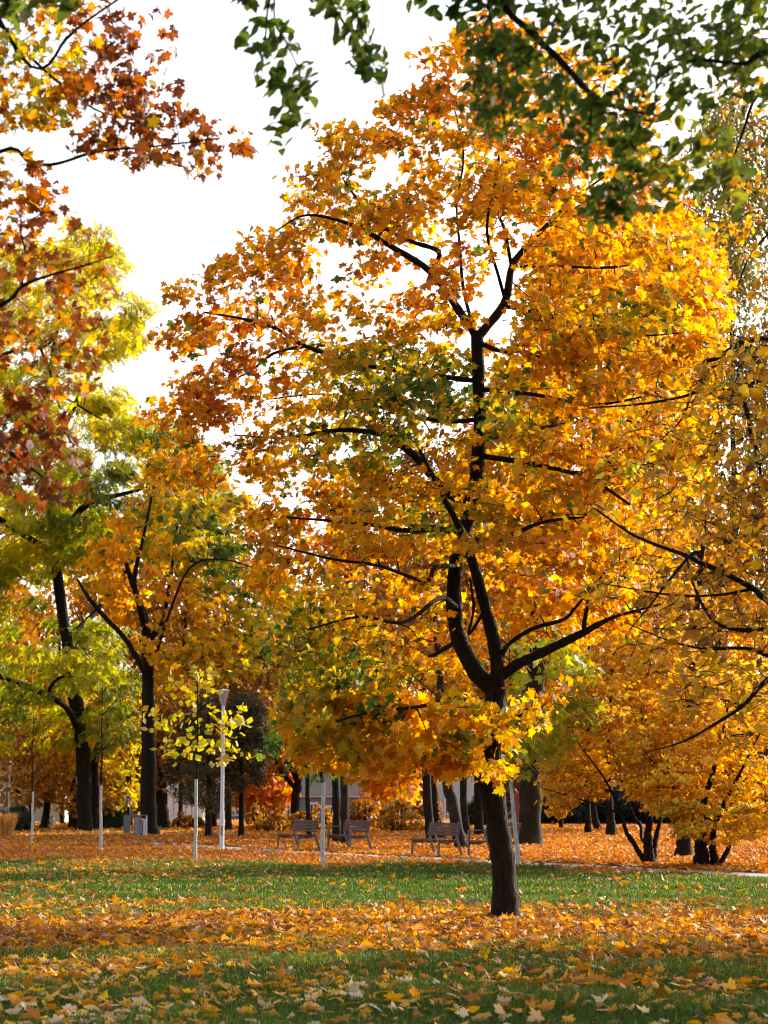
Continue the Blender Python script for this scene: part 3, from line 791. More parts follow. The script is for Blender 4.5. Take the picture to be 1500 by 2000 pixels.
# orange maple behind on the left
T("maple_tree", "orange gold maple with tall dark trunk left of the street lamp", (292, 1634), 18,
  [dict(poly=[(300, 900), (380, 870), (430, 930), (470, 960), (520, 1010), (530, 1130), (515, 1200), (520, 1300), (440, 1335), (370, 1320), (310, 1340), (250, 1230), (165, 1160), (150, 1110), (205, 1040), (265, 960)],
        n=560, T=3.4, E=120, gap=.25, gfreq=.35, per=14, cr=.6, flat=.45, size=.29, leaf='maple_far', odd=.06, tone=.42, amp=.16, tfreq=.35, sd=.1, zmin=6, tr=.012,
        zones=[(450, 1100, 80, 60, -.2), (300, 1000, 50, 40, -.08), (400, 1030, 50, 40, -.1), (260, 1120, 80, 60, .12), (430, 1270, 80, 60, -.05), (480, 1180, 50, 50, -.14)], holes=[(300, 1120, 60, 50, .45), (290, 1190, 40, 30, .3), (330, 1300, 50, 40, .5)])],
  trunk=[(292, 1634, 17.5), (290, 1560, 15.5), (290, 1450, 13.5), (289, 1340, 12), (287, 1255, 11), (283, 1210, 8), (262, 1150, 6), (240, 1080, 3)],
  limbs=[[(287, 1260, 8), (300, 1240, 6), (318, 1215, 5), (330, 1150, 4, 1), (350, 1000, 2, 2)], [(284, 1230, 7), (272, 1180, 6, -1), (262, 1130, 5, -1.5), (280, 1050, 3, -2), (300, 950, 2, -2)],
         [(285, 1320, 6, -.5), (250, 1255, 5, -1), (200, 1200, 4.5, -1.6), (175, 1170, 4, -2), (150, 1130, 2, -2.3)], [(288, 1330, 4), (330, 1200, 2.6, -2), (370, 1110, 2.2, -3), (430, 1092, 1.8, -3.5), (500, 1110, 1.5, -4)]],
  mat='maple_light')

# dark yews behind the lamp
for i, (lab, base, w, poly, limb) in enumerate([
    ("dark yew tree standing just left of the street lamp pole", (407, 1637), 6.5, [(330, 1480), (350, 1420), (390, 1350), (440, 1370), (445, 1560), (420, 1590), (370, 1570), (335, 1540)], None),
    ("slim dark yew tree standing just right of the street lamp pole", (471, 1636), 5.5, [(440, 1400), (470, 1330), (510, 1380), (520, 1480), (505, 1540), (470, 1550), (440, 1530)], None)]):
    T("yew_tree", lab, base, w, [dict(poly=poly, n=260, T=2.2, E=60, gap=.42, gfreq=.9, per=30, cr=.42, flat=.5, size=.26, leaf='needle', tone=.45, amp=.4, tfreq=.5, sd=.2, zmin=2.2, twig_every=4, orient=(.5, .4, .8, .6))], mat='yew', top=1360, group="yew trees beside the lamp")

# golden maple behind the big one on the right
T("maple_tree", "tall golden maple behind the big maple, its thick mossy trunk right of the last bench", (1035, 1652), 24,
  [dict(poly=[(1020, 700), (1040, 500), (1090, 430), (1180, 400), (1300, 420), (1400, 470), (1420, 580), (1390, 720), (1400, 850), (1380, 950), (1260, 1010), (1255, 1070), (1180, 1130), (1160, 1240), (1090, 1290), (1010, 1250), (960, 1150), (900, 1000), (900, 800)],
        n=1250, T=5.5, E=160, gap=.12, gfreq=.4, per=24, cr=.62, flat=.5, size=.24, leaf='maple_far', tone=.50, amp=.12, tfreq=.4, sd=.1, zmin=5, tr=.012, twig_every=2, holes=[(1150, 835, 14, 14, .2)],
        zones=[(1200, 500, 150, 80, .05), (1130, 1060, 100, 60, -.06)])],
  trunk=[(1035, 1652, 23), (1036, 1560, 22), (1040, 1450, 20), (1050, 1250, 17), (1060, 1050, 15), (1072, 890, 13), (1080, 740, 9), (1120, 600, 5), (1160, 480, 2)],
  limbs=[[(1058, 1080, 9), (1140, 960, 6, 2), (1280, 840, 4, 3), (1360, 700, 2, 3)], [(1072, 890, 8), (1045, 820, 5, -2), (990, 740, 3, -3)], [(1080, 760, 7), (1200, 640, 4, -2), (1330, 520, 2, -3)], [(1052, 1200, 8), (980, 1080, 5, 2), (930, 960, 3, 3)]],
  mat='maple', bark='bark_moss')

# mid-distance trees behind the benches : base, half width, lean, crown, colour
row = [
    ("forked dark tree with a limb reaching left behind the leftmost bench", (577, 1622), 9, [(500, 1180), (600, 1150), (680, 1250), (660, 1420), (600, 1500), (540, 1510), (480, 1440), (470, 1300)], 'brown', .45, [(577, 1622, 9), (577, 1560, 9), (582, 1530, 8), (590, 1450, 6), (590, 1300, 3)], [[(577, 1540, 5), (560, 1520, 4.5, -.5), (540, 1490, 4, -1), (525, 1440, 2.5, -1.5)], [(582, 1530, 5), (563, 1485, 4, .4), (556, 1430, 2, 1)]]),
    ("very slender straight dark tree at the right end of the leftmost bench", (604, 1640), 5, [(560, 1200), (640, 1180), (670, 1350), (640, 1480), (580, 1470)], 'maple', .5, [(606, 1640, 6), (602, 1600, 4.5), (600, 1480, 4), (604, 1250, 1.5)], []),
    ("dark trunk, left of two close together behind the second bench from left", (657, 1647), 7.5, [(600, 1050), (690, 1000), (740, 1150), (720, 1380), (640, 1440), (590, 1300)], 'brown', .55, [(658, 1647, 8), (656, 1560, 7), (654, 1480, 7), (650, 1150, 3)], []),
    ("mossy trunk, right of two close together behind the second bench from left", (674, 1650), 8.5, [(640, 1000), (740, 960), (830, 1100), (800, 1330), (720, 1420), (640, 1300)], 'brown', .5, [(674, 1650, 9), (673, 1560, 7.5), (674, 1470, 7.5), (700, 1150, 3)], []),
    ("straight dark trunk behind the left end of the third bench", (840, 1650), 9, [(740, 950), (830, 880), (900, 1000), (890, 1300), (800, 1400), (730, 1250)], 'brown', .6, [(845, 1650, 10), (838, 1600, 9), (832, 1500, 9), (822, 1150, 4)], []),
    ("brown trunk with a hanging pale creeper behind the third bench", (860, 1640), 8, [(800, 1000), (880, 900), (960, 1050), (950, 1300), (860, 1380), (800, 1250)], 'maple', .5, [(862, 1640, 9), (854, 1600, 8), (845, 1510, 8), (840, 1150, 4)], []),
    ("thick mossy trunk leaning left, its flared foot at the third bench's right end", (901, 1660), 12, [(780, 900), (860, 820), (960, 950), (950, 1250), (860, 1350), (780, 1200)], 'brown', .5, [(904, 1660, 13), (893, 1620, 12), (882, 1560, 11), (872, 1510, 11), (850, 1200, 5)], []),
    ("slim dark trunk between the leaning mossy trunk and the big maple", (912, 1634), 7, [(880, 1000), (950, 950), (1010, 1100), (990, 1300), (900, 1350)], 'brown', .6, [(914, 1634, 8), (907, 1590, 7), (905, 1510, 7), (910, 1200, 3)], []),
    ("dark trunk standing right behind the base of the big maple", (936, 1632), 8, [(900, 1050), (980, 1000), (1040, 1150), (1000, 1350), (920, 1380)], 'maple', .45, [(936, 1632, 9), (935, 1580, 8), (934, 1510, 8), (940, 1200, 3)], []),
    ("slim trunk furthest left in the row before the dark hedge", (1096, 1621), 4, [(1040, 1250), (1120, 1200), (1180, 1320), (1150, 1500), (1060, 1520)], 'brown', .55, [(1096, 1621, 4.5), (1096, 1570, 4), (1096, 1500, 3.5), (1100, 1250, 1.5)], []),
    ("straight trunk before the dark hedge, the nearer of a close pair", (1149, 1630), 6.5, [(1100, 1220), (1180, 1180), (1230, 1300), (1200, 1480), (1120, 1500)], 'brown', .6, [(1149, 1630, 7), (1148, 1580, 6), (1146, 1500, 5.5), (1150, 1250, 2)], []),
    ("leaning trunk with a flared foot, farther one of a close pair before the dark hedge", (1164, 1622), 6.5, [(1140, 1200), (1220, 1160), (1290, 1300), (1260, 1470), (1160, 1490)], 'maple', .5, [(1168, 1622, 8), (1160, 1585, 6), (1154, 1520, 5.5), (1150, 1250, 2)], []),
    ("stout trunk furthest right before the dark hedge, beside the left bush", (1193, 1634), 9, [(1160, 1150), (1240, 1000), (1340, 1050), (1420, 1250), (1360, 1450), (1200, 1480)], 'brown', .6, [(1194, 1634, 9.5), (1192, 1590, 8), (1188, 1500, 7), (1200, 1250, 3)], []),
    ("gnarled dark cone shaped trunk between the two golden hornbeam bushes", (1336, 1676), 17, [(1180, 1000), (1300, 880), (1460, 900), (1600, 1050), (1600, 1350), (1480, 1420), (1330, 1480), (1220, 1380)], 'hornbeam', .5, [(1336, 1676, 18), (1336, 1640, 14), (1338, 1590, 13), (1345, 1400, 8), (1360, 1200, 6), (1380, 1000, 3)], []),
    ("thick dark old trunk at left beyond the small conifers, beside a white cabinet", (88, 1622), 8, [(0, 1420), (80, 1380), (160, 1420), (150, 1560), (40, 1570)], 'brown', .55, [(86, 1622, 9), (90, 1590, 7), (92, 1560, 6.5), (90, 1450, 3)], []),
    ("olive mossy trunk standing just left behind the dark locust trunk", (143, 1622), 10, [(90, 1380), (170, 1340), (230, 1430), (220, 1580), (130, 1590), (90, 1520)], 'brown', .75, [(143, 1622, 10), (143, 1590, 8.5), (145, 1540, 8), (150, 1430, 4)], []),
    ("wide mossy trunk standing close behind the tall dark trunk of the orange maple", (320, 1622), 12, [(260, 1380), (340, 1330), (420, 1400), (400, 1530), (290, 1540)], 'brown', .5, [(321, 1622, 14), (318, 1590, 12), (314, 1540, 11), (310, 1400, 5)], []),
    ("slim grey trunk just left of the street lamp, behind the dark yew", (418, 1620), 6, [(370, 1330), (440, 1280), (500, 1360), (470, 1500), (390, 1510)], 'brown', .5, [(418, 1620, 6.5), (417, 1580, 6), (416, 1530, 5.5), (420, 1350, 2)], []),
    ("grey brown trunk just right of the street lamp, in front of the pale building", (446, 1624), 6.5, [(420, 1300), (480, 1240), (540, 1330), (520, 1490), (430, 1500)], 'brown', .4, [(446, 1624, 7), (446, 1580, 6), (446, 1520, 6), (450, 1320, 2)], []),
    ("slim dark tree with yellow leaves between the locust and the orange maple", (252, 1618), 5.5, [(180, 1400), (240, 1350), (300, 1420), (290, 1560), (210, 1580)], 'locust', .85, [(254, 1618, 6), (253, 1580, 5), (251, 1520, 5), (250, 1400, 2)], []),
    ("small bent dark tree with pale tan leaves at the far left before the mint wall", (99, 1612), 4, [(-60, 1430), (30, 1400), (120, 1450), (130, 1560), (40, 1580), (-60, 1560)], 'tan', .6, [(61, 1616, 5), (62, 1580, 5), (56, 1560, 5), (58, 1540, 4.5), (60, 1480, 2)], [[(60, 1575, 4), (48, 1555, 3.5), (32, 1543, 3), (20, 1520, 2)]]),
    ("tall rusty tree far behind the dark yews and the street lamp", (352, 1613), 4, [(200, 1150), (290, 1000), (420, 960), (540, 1060), (580, 1250), (520, 1480), (380, 1530), (250, 1450)], 'brown', .5, [(352, 1613, 5), (353, 1560, 4.5), (358, 1300, 4), (370, 1080, 2.5), (380, 1000, 1)], []),
    ("thin straight tree with brown orange leaves behind the locust crown at far left", (122, 1613), 4, [(-120, 1050), (0, 960), (150, 940), (290, 1040), (320, 1250), (280, 1480), (150, 1530), (-20, 1500), (-120, 1400)], 'brown', .62, [(122, 1613, 4.5), (120, 1560, 4), (116, 1300, 4), (114, 1080, 2.5), (118, 960, 1)], []),
    ("small bright orange tree with a thin trunk behind the second bench from right", (765, 1618), 4, [(700, 1380), (790, 1340), (850, 1440), (820, 1560), (740, 1570)], 'maple', .62, [(765, 1618, 4.5), (764, 1580, 4), (766, 1520, 3.5), (770, 1400, 1.5)], []),
    ("small bright orange tree right of the slim yew before the grey house", (515, 1617), 3, [(470, 1480), (510, 1440), (550, 1480), (555, 1560), (510, 1590), (470, 1560)], 'maple', .62, [(512, 1617, 3.5), (512, 1580, 3), (514, 1540, 2.5), (515, 1460, 1)], []),
]
for lab, base, w, poly, mt, tone, trunk, limbs in row:
    D = float(gdist(trunk[0][1]))
    ar = (max(p[0] for p in poly) - min(p[0] for p in poly)) * (max(p[1] for p in poly) - min(p[1] for p in poly)) / (F / D) ** 2
    lf = {'brown': 'small', 'maple': 'maple_far', 'hornbeam': 'ovate', 'tan': 'small', 'locust': 'small'}[mt]
    szf = D / 80.0
    nn = int(min(700, max(110, ar * 5.2 / szf)))
    nm = {'maple': 'maple_tree', 'hornbeam': 'hornbeam_tree', 'locust': 'ash_tree', 'tan': 'tree', 'brown': 'tree'}[mt]
    T(nm, lab, trunk[0][:2], w, [dict(poly=poly, n=nn, T=2.8 * szf, E=70, gap=.15, gfreq=.4, per=24, cr=.75 * szf, flat=.5, size=.28 * szf, leaf=lf, tone=tone, amp=.25, tfreq=.4, sd=.14, zmin=2.5, tr=.012, twig_every=2)],
      D, trunk, limbs, mt, 'bark_moss' if 'mossy' in lab or 'gr' in lab[:6] else 'bark')

# pale birch behind at upper right
T("birch_tree", "tall pale olive birch rising behind the golden maple at upper right", (1440, 1618), 8,
  [dict(poly=[(1290, 420), (1340, 330), (1400, 200), (1460, 230), (1560, 250), (1650, 500), (1650, 1350), (1450, 1380), (1300, 1300), (1240, 1100), (1270, 800), (1300, 620)], n=1150, T=6, E=160, gap=.2, gfreq=.25, per=60, cr=1.0, flat=1.2, size=.30, leaf='small', tone=.45, amp=.3, tfreq=.25, sd=.15, zmin=8, tr=.012, twig_every=2, orient=(.3, .4, .8, 1.2)),
   dict(poly=[(1040, 620), (1060, 430), (1110, 420), (1140, 560), (1120, 680)], n=60, T=4, per=28, cr=.9, flat=1, size=.26, leaf='small', tone=.3, amp=.3, zmin=8, twig_every=3, orient=(.3, .4, .8, 1.2))],
  trunk=[(1440, 1618, 8), (1442, 1500, 7.5), (1440, 1200, 6.5), (1430, 800, 4.5), (1425, 450, 2), (1420, 280, 1)],
  limbs=[[(1438, 1150, 4), (1380, 900, 2.5, 1), (1330, 650, 1.2, 2)], [(1436, 1000, 4), (1500, 800, 2.5, -1), (1560, 500, 1.2, -2)], [(1430, 800, 3), (1250, 620, 2, 2), (1100, 520, 1.2, 3)]], mat='birch')

# maple standing just outside the picture on the right, its crown shades the near lawn
make_tree("maple_tree", "maple just outside the right edge whose shade lies on the near lawn", "tree", 23.5,
          [[(2330, 1815, 34), (2330, 1500, 30), (2340, 1000, 24), (2340, 600, 16), (2340, 200, 6)], [(2335, 1300, 12), (2000, 1000, 8, 1), (1850, 800, 4, 2)], [(2335, 1250, 12), (2700, 900, 9, -1), (2850, 700, 4, -1)]],
          [dict(poly=[(1720, 1330), (1700, 1000), (1850, 550), (2200, 150), (2600, 150), (2950, 600), (3000, 1100), (2800, 1330)], n=480, T=3.6, E=350, gap=.15, gfreq=.5, per=26, cr=.6, size=.22, leaf='maple_far', tone=.5, amp=.15, zmin=2)], 'maple')

# golden many-stemmed hornbeams on the right
hb1 = [(1070, 1480), (1065, 1390), (1120, 1290), (1200, 1240), (1330, 1230), (1420, 1280), (1440, 1400), (1400, 1520), (1330, 1580), (1280, 1560), (1200, 1570), (1130, 1560), (1085, 1605), (1065, 1560)]
hb2 = [(1230, 1440), (1330, 1340), (1450, 1280), (1620, 1300), (1700, 1420), (1680, 1560), (1560, 1600), (1480, 1620), (1440, 1650), (1390, 1650), (1340, 1600), (1270, 1600), (1230, 1540)]
hspec = dict(T=2.4, E=90, gap=.26, gfreq=.8, per=30, cr=.34, flat=.3, spray=2, sprayr=1.5, size=.12, leaf='ovate', amp=.2, tfreq=.7, sd=.12, zmin=.7, tr=.004, orient=(.9, .3, .6, .4))
make_tree("hornbeam_bush", "golden orange hornbeam bush with dark stems fanning out, left one of two", "bush", 47.6,
          [[(1268, 1686, 10), (1267, 1660, 10), (1265, 1640, 9), (1268, 1590, 6), (1260, 1500, 3), (1250, 1350, 1.2)],
           [(1260, 1684, 6), (1250, 1668, 5.5), (1237, 1645, 5, -.2), (1222, 1622, 4.5, -.3), (1214, 1590, 3, -.5), (1180, 1520, 2, -1), (1120, 1440, 1, -1.5)],
           [(1276, 1686, 8), (1278, 1655, 7, .2), (1281, 1635, 5, .3), (1290, 1600, 4, .5), (1310, 1520, 2, 1), (1340, 1380, 1, 1.5)],
           [(1264, 1645, 3.5), (1254, 1640, 3, .3), (1250, 1610, 3.5, .6), (1235, 1590, 3.5, .8), (1200, 1480, 2, 1.4), (1160, 1360, 1, 2)],
           [(1268, 1600, 3.5), (1290, 1540, 2.5, -.8), (1330, 1450, 1.2, -1.6)], [(1215, 1590, 2.5, -.5), (1130, 1560, 1.6, -.6), (1060, 1540, 1, -.8)]],
          [dict(hspec, poly=hb1, n=720, tone=.56, zones=[(1150, 1470, 130, 60, .06), (1130, 1400, 90, 60, -.12)])], 'hornbeam', wobble=.09)
make_tree("hornbeam_bush", "golden yellow hornbeam bush with low leaves and a stem bent right", "bush", 45.8,
          [[(1372, 1691, 14), (1371, 1665, 13), (1368, 1630, 12), (1372, 1580, 7), (1400, 1480, 4), (1430, 1340, 1.5)],
           [(1398, 1693, 8), (1394, 1670, 7.5, -.1), (1392, 1650, 7, -.2), (1400, 1600, 5, -.5), (1450, 1500, 2.5, -1), (1500, 1400, 1, -1.5)],
           [(1402, 1692, 5.5), (1412, 1678, 5, .1), (1421, 1660, 4.5, .2), (1430, 1640, 3.5, .3), (1450, 1600, 2.5, .6), (1520, 1500, 1.2, 1)],
           [(1370, 1640, 5), (1350, 1600, 3.5, -.5), (1310, 1530, 2, -1), (1260, 1470, 1, -1.5)], [(1440, 1620, 3, .4), (1540, 1560, 2, .2), (1640, 1500, 1)]],
          [dict(hspec, poly=hb2, n=640, tone=.66), dict(hspec, poly=[(1250, 1560), (1340, 1560), (1420, 1590), (1480, 1560), (1490, 1640), (1420, 1660), (1390, 1620), (1330, 1640), (1300, 1590)], n=60, T=1.2, off=-1.2, cr=.3, tone=.78)],
          'hornbeam', wobble=.09)

# whitewashed saplings on the lawn
def sapling(lab, base, wr, top, white_top, crown=None, leaf='tulip', tone=.6, n=60, per=8, size=.22, mat='tulip', holes=(), lean=0.0):
    x, y = base
    D = float(gdist(y))
    b = at(x, y, D)
    root = thing("sapling", lab, "young tree", (b[0], b[1], 0), "whitewashed saplings")
    ppm = F / D
    H = at(x, white_top, D)[2]
    r = wr / ppm
    z = np.linspace(-.05, H, 14)
    wob = np.cumsum(rng.normal(0, .0035, (14, 2)), 0)
    wob[:, 0] += lean * z
    rad = np.linspace(r * 1.15, r * .9, 14) * (1 + rng.normal(0, .04, 14))
    V, Tq = tube_mesh([(np.column_stack([wob, z]), rad)], lambda q: 10)
    link("whitewashed_trunk", mesh_from("whitewashed_trunk", V, Tq, M['whitewash']), root)
    Ht = at(x, top, D)[2]
    tub = []
    z2 = np.linspace(H, Ht, 10)
    stem = np.column_stack([wob[-1] + np.cumsum(rng.normal(0, .012, (10, 2)), 0), z2])
    tub.append((stem, np.linspace(r * .85, .006, 10)))
    for k in range(16):
        i = rng.integers(1, 9)
        a = rng.uniform(0, 6.28)
        L_ = rng.uniform(.4, 1.0) * (Ht - H) * .32
        p0 = stem[i]
        d = np.array([math.cos(a), math.sin(a), rng.uniform(.6, 1.3)])
        pts, _ = smooth_path(np.array([p0, p0 + d * L_ * .5 + np.array([0, 0, -.05]), p0 + d * L_]), np.ones(3), 3)
        tub.append((pts, np.linspace(.012, .003, len(pts))))
    V, Tq = tube_mesh(tub, lambda q: 6)
    link("branches", mesh_from("branches", V, Tq, M['bark']), root)
    if crown:
        spec = dict(poly=crown, n=n, T=.9, E=60, holes=holes)
        C, _, _ = crown_centres(spec, D)
        m = n * per
        idx = np.repeat(np.arange(n), per)
        P = C[idx] + rng.normal(0, .14, (m, 3)) - b * np.array([1, 1, 0])
        ow = P * np.array([1, 1, 0])
        Nn = np.array([0, 0, .5]) + norm(ow) * .4 + rng.normal(0, .7, (m, 3))
        Tp = norm(ow) * .4 + np.array([0, 0, -.8]) + rng.normal(0, .4, (m, 3))
        V, Tr, pt = leaf_arrays(leaf, P, Nn, Tp, size * np.clip(rng.normal(1, .2, m), .5, 1.4), rng.uniform(.3, 1, m))
        tn = np.clip(tone + .2 * vnoise(C, 1.2, 2.0)[idx] + rng.normal(0, .12, m), 0, 1)
        link("crown", mesh_from("crown", V, Tr, M[mat], np.repeat(tn, pt), np.repeat(np.clip(rng.normal(1, .12, m), .6, 1.3), pt)), root)
    return root


sapling("thin bare whitewashed sapling nearest the left edge", (62, 1651), 2.2, 1400, 1546)
sapling("bare whitewashed sapling left of the litter bin, with upswept twigs", (197, 1666), 2.8, 1330, 1534)
sapling("whitewashed sapling with sparse yellow leaves left of the street lamp", (381, 1686), 3.2, 1290, 1522,
        [(290, 1400), (330, 1330), (380, 1290), (430, 1300), (480, 1380), (485, 1470), (440, 1500), (400, 1460), (340, 1490), (300, 1450)], tone=.78, n=100, per=3, size=.16, holes=[(445, 1352, 26, 34, 0)])
sapling("whitewashed sapling with dark green leaves in front of the second bench", (631, 1700), 4.0, 1290, 1528,
        [(520, 1420), (550, 1340), (600, 1300), (680, 1320), (720, 1420), (640, 1510), (560, 1500), (515, 1470)], tone=.06, n=80, per=7, size=.2, leaf='maple_far')
sapling("whitewashed sapling with bright yellow green leaves just right of the big maple trunk", (1012, 1694), 4.0, 1230, 1500,
        [(985, 1420), (1000, 1290), (1040, 1230), (1110, 1240), (1150, 1310), (1170, 1400), (1130, 1450), (1070, 1505), (1000, 1515)], tone=.62, n=120, per=6, size=.21, leaf='maple_far', lean=-.085)
sapling("very thin pale sapling far back left of the third bench", (801, 1617), 2.2, 1440, 1516)

# shrubs and small conifers
def shrub(name, lab, x0, x1, ytop, ybase, mat, leaf, tone, n, size, cat="shrub", per=26, T_=1.2, gap=.1, cr=None, orient=(.5, .4, .8, .3)):
    D = float(gdist(ybase))
    ppm = F / D
    xm = (x0 + x1) / 2
    h = ybase - ytop
    poly = [(x0, ybase - 3), (x0 + (x1 - x0) * .06, ybase - h * .55), (x0 + (x1 - x0) * .25, ytop + h * .12), (xm - (x1 - x0) * .05, ytop), (x1 - (x1 - x0) * .2, ytop + h * .15), (x1 - (x1 - x0) * .04, ybase - h * .5), (x1, ybase - 3)]
    if leaf == 'small' and ybase > 1618:
        n, per, gap, cr = int(n * .8), 13, .35, .24
    limbs = [[(xm, ybase, 2.2), (xm + 1, ybase - h * .4, 1.5), (xm, ytop + h * .1, .6)]]
    for k in range(14):
        f = rng.uniform(-.42, .42)
        limbs.append([(xm + (x1 - x0) * f * .5, ybase, 1.2), (xm + (x1 - x0) * f * .9, ybase - h * .5, .9), (xm + (x1 - x0) * f * 1.05, ytop + h * .3, .4)])
    return make_tree(name, lab, cat, D, limbs, [dict(poly=poly, n=n, T=T_, E=25, gap=gap, gfreq=.8, per=per, cr=cr or .3, flat=.8, size=size, leaf=leaf, tone=tone, amp=.25, tfreq=.7, sd=.15, zmin=.05, twig_every=4, orient=orient)], mat)


shrub("shrub", "reddish brown low shrub below the white columned building", 335, 400, 1588, 1621, 'brown', 'small', .45, 60, .26)
shrub("shrub", "tall orange leafy shrub behind the leftmost bench", 478, 560, 1560, 1627, 'brown', 'small', .55, 110, .24)
shrub("shrub", "orange yellow shrub between the two left benches and the grey house", 560, 655, 1572, 1624, 'brown', 'small', .6, 100, .24)
shrub("shrub", "orange brown shrub before the white framed window right of the second bench", 680, 745, 1556, 1622, 'brown', 'small', .5, 100, .24)
shrub("shrub", "dark hearted orange shrub just left of the third bench", 738, 828, 1550, 1626, 'brown', 'small', .5, 120, .24)
shrub("conifer_shrub", "small dark conifer between the lamp pole and the left sapling", 18, 54, 1578, 1627, 'conifer', 'needle', .5, 90, .34, per=30, T_=.8, orient=(.3, .7, .5, -.4))
shrub("conifer_shrub", "very dark low conifer beside the pale pole left of the litter bin", 183, 216, 1572, 1621, 'conifer', 'needle', .3, 90, .36, per=30, T_=.9, orient=(.3, .7, .5, -.4))
shrub("conifer_shrub", "dark low conifer just left of the litter bin post", 212, 246, 1590, 1622, 'conifer', 'needle', .4, 80, .36, per=30, T_=.9, orient=(.3, .7, .5, -.4))
shrub("conifer_shrub", "low green conifer under the mint wall at the left edge", -60, 22, 1584, 1618, 'conifer', 'needle', .7, 90, .36, per=30, T_=.9, orient=(.3, .7, .5, -.4))
shrub("conifer_hedge", "nearly black conifer hedge behind the row of trunks on the right", 1000, 1420, 1545, 1611, 'conifer', 'needle', .25, 480, .55, cat="hedge", per=34, T_=2.4, cr=.8)
shrub("conifer_hedge", "dark clipped hedge behind the big maple trunk and third bench", 915, 985, 1568, 1615, 'conifer', 'needle', .3, 110, .5, cat="hedge", per=30, T_=1.5, cr=.6)
shrub("shrub", "olive shrub behind the right hornbeam bush at the right edge", 1430, 1620, 1500, 1617, 'brown', 'small', .6, 170, .34, T_=2)

# ornamental dry grass at the left edge
gb = at(8, 1637, gdist(1637))
n = 900
a0 = rng.uniform(0, 6.28, n)
r0 = np.sqrt(rng.random(n)) * .28
bx, by = r0 * np.cos(a0), r0 * np.sin(a0)
ln = rng.uniform(.5, 1.0, n) * 1.15
lean = rng.uniform(.1, .6, n)
dx, dy = np.cos(a0) * lean, np.sin(a0) * lean
w = .012
px_, py_ = -np.sin(a0) * w, np.cos(a0) * w
V = np.stack([np.column_stack([bx - px_, by - py_, 0 * bx]), np.column_stack([bx + px_, by + py_, 0 * bx]),
              np.column_stack([bx + dx * ln * .45 + px_, by + dy * ln * .45 + py_, ln * .75]), np.column_stack([bx + dx * ln * .45 - px_, by + dy * ln * .45 - py_, ln * .75]),
              np.column_stack([bx + dx * ln, by + dy * ln, ln * .9])], 1).reshape(-1, 3)
k = (np.arange(n) * 5)[:, None, None]
Tt = (np.array([[0, 1, 2], [0, 2, 3], [3, 2, 4]])[None] + k).reshape(-1, 3)
go = link("ornamental_grass", mesh_from("ornamental_grass", V, Tt, M['reed'], np.repeat(rng.random(n), 3), np.repeat(rng.uniform(.8, 1.2, n), 3)))
go.location = (gb[0], gb[1], 0)
go["label"] = "clump of tan ornamental grass at the left edge beside the lamp pole"
go["category"] = "grass clump"

# ================================================================== street furniture
def lamp(lab, base, H=4.75):
    D = float(gdist(base[1]))
    b = at(base[0], base[1], D)
    root = thing("street_lamp", lab, "street lamp", (b[0], b[1], 0), "park lamps")
    p = MB()
    p.lathe([(.088, .0), (.088, .02), (.072, .03), (.070, 1.1), (.060, 1.14), (.056, 2.4), (.048, H - .62), (.048, H - .46)])
    p.build("pole", M['lampsteel'], root)
    f = MB()
    f.lathe([(.14, 0), (.14, .02), (.09, .024)])
    f.build("base_plate", M['steel'], root)
    g = MB()
    g.lathe([(.055, H - .46), (.07, H - .43), (.165, H - .03), (.15, H - .03), (.06, H - .41)], 24)
    g.build("lamp_shade", M['shade_glass'], root)
    c = MB()
    c.lathe([(.185, H - .03), (.185, H), (.10, H + .02), (.01, H + .04)], 24)
    c.build("lamp_cap", M['lampsteel'], root)
    k = MB()
    k.box((0, -.071, .55), (.07, .01, .28))
    k.build("service_door", M['steel'], root)
    return root


lamp("pale grey street lamp with a flared lantern standing in the leaves left of the benches", (433, 1659))
lamp("pale street lamp at the left edge rising out of the tan grass clump", (17, 1620))
lamp("thin distant white lamp pole behind the orange shrubs between the middle benches", (758, 1606), 4.6)


def bench(lab, base, ang, arm):
    D = float(gdist(base[1]))
    b = at(base[0], base[1], D)
    root = thing("park_bench", lab, "bench", (b[0], b[1], 0), "park benches along the path", ang)
    # local x along the length, y from the front (0) to the back
    L_, DP = 1.75, .60
    for i, y in enumerate(np.linspace(.03, .45, 5)):
        m = MB()
        m.box((0, y, .445 - .03 * y), (L_, .085, .032))
        m.build("seat_slat", M['wood'], root, .005)
    for i, t in enumerate(np.linspace(0, 1, 4)):
        m = MB()
        y, z = .535 + .06 * t, .58 + .255 * t
        m.box((0, y, z), (L_, .03, .075), Vector((1, 0, 0)).to_track_quat('X', 'Z').to_matrix() @ __import__('mathutils').Matrix.Rotation(-.22, 3, 'X'))
        m.build("backrest_slat", M['wood'], root, .005)
    for s in (-1, 1):
        x = s * (L_ / 2 - .12)
        m = MB()
        top = .68 if arm else .43
        m.bar((x, .0, 0), (x, .02, top), .05, .055)
        m.build("front_leg", M['benchsteel'], root, .006)
        m = MB()
        m.bar((x, .70, 0), (x, .53, .50), .05, .06)
        m.bar((x, .534, .48), (x, .625, .90), .045, .045)
        m.build("back_leg", M['benchsteel'], root, .006)
        m = MB()
        m.bar((x, .02, .39), (x, .30, .375), .045, .07)
        m.bar((x, .29, .375), (x, .55, .44), .045, .07)
        m.build("seat_support", M['benchsteel'], root, .006)
        if arm:
            m = MB()
            m.box((x, .19, .70), (.06, .40, .03))
            m.build("armrest", M['benchsteel'], root, .006)
    return root


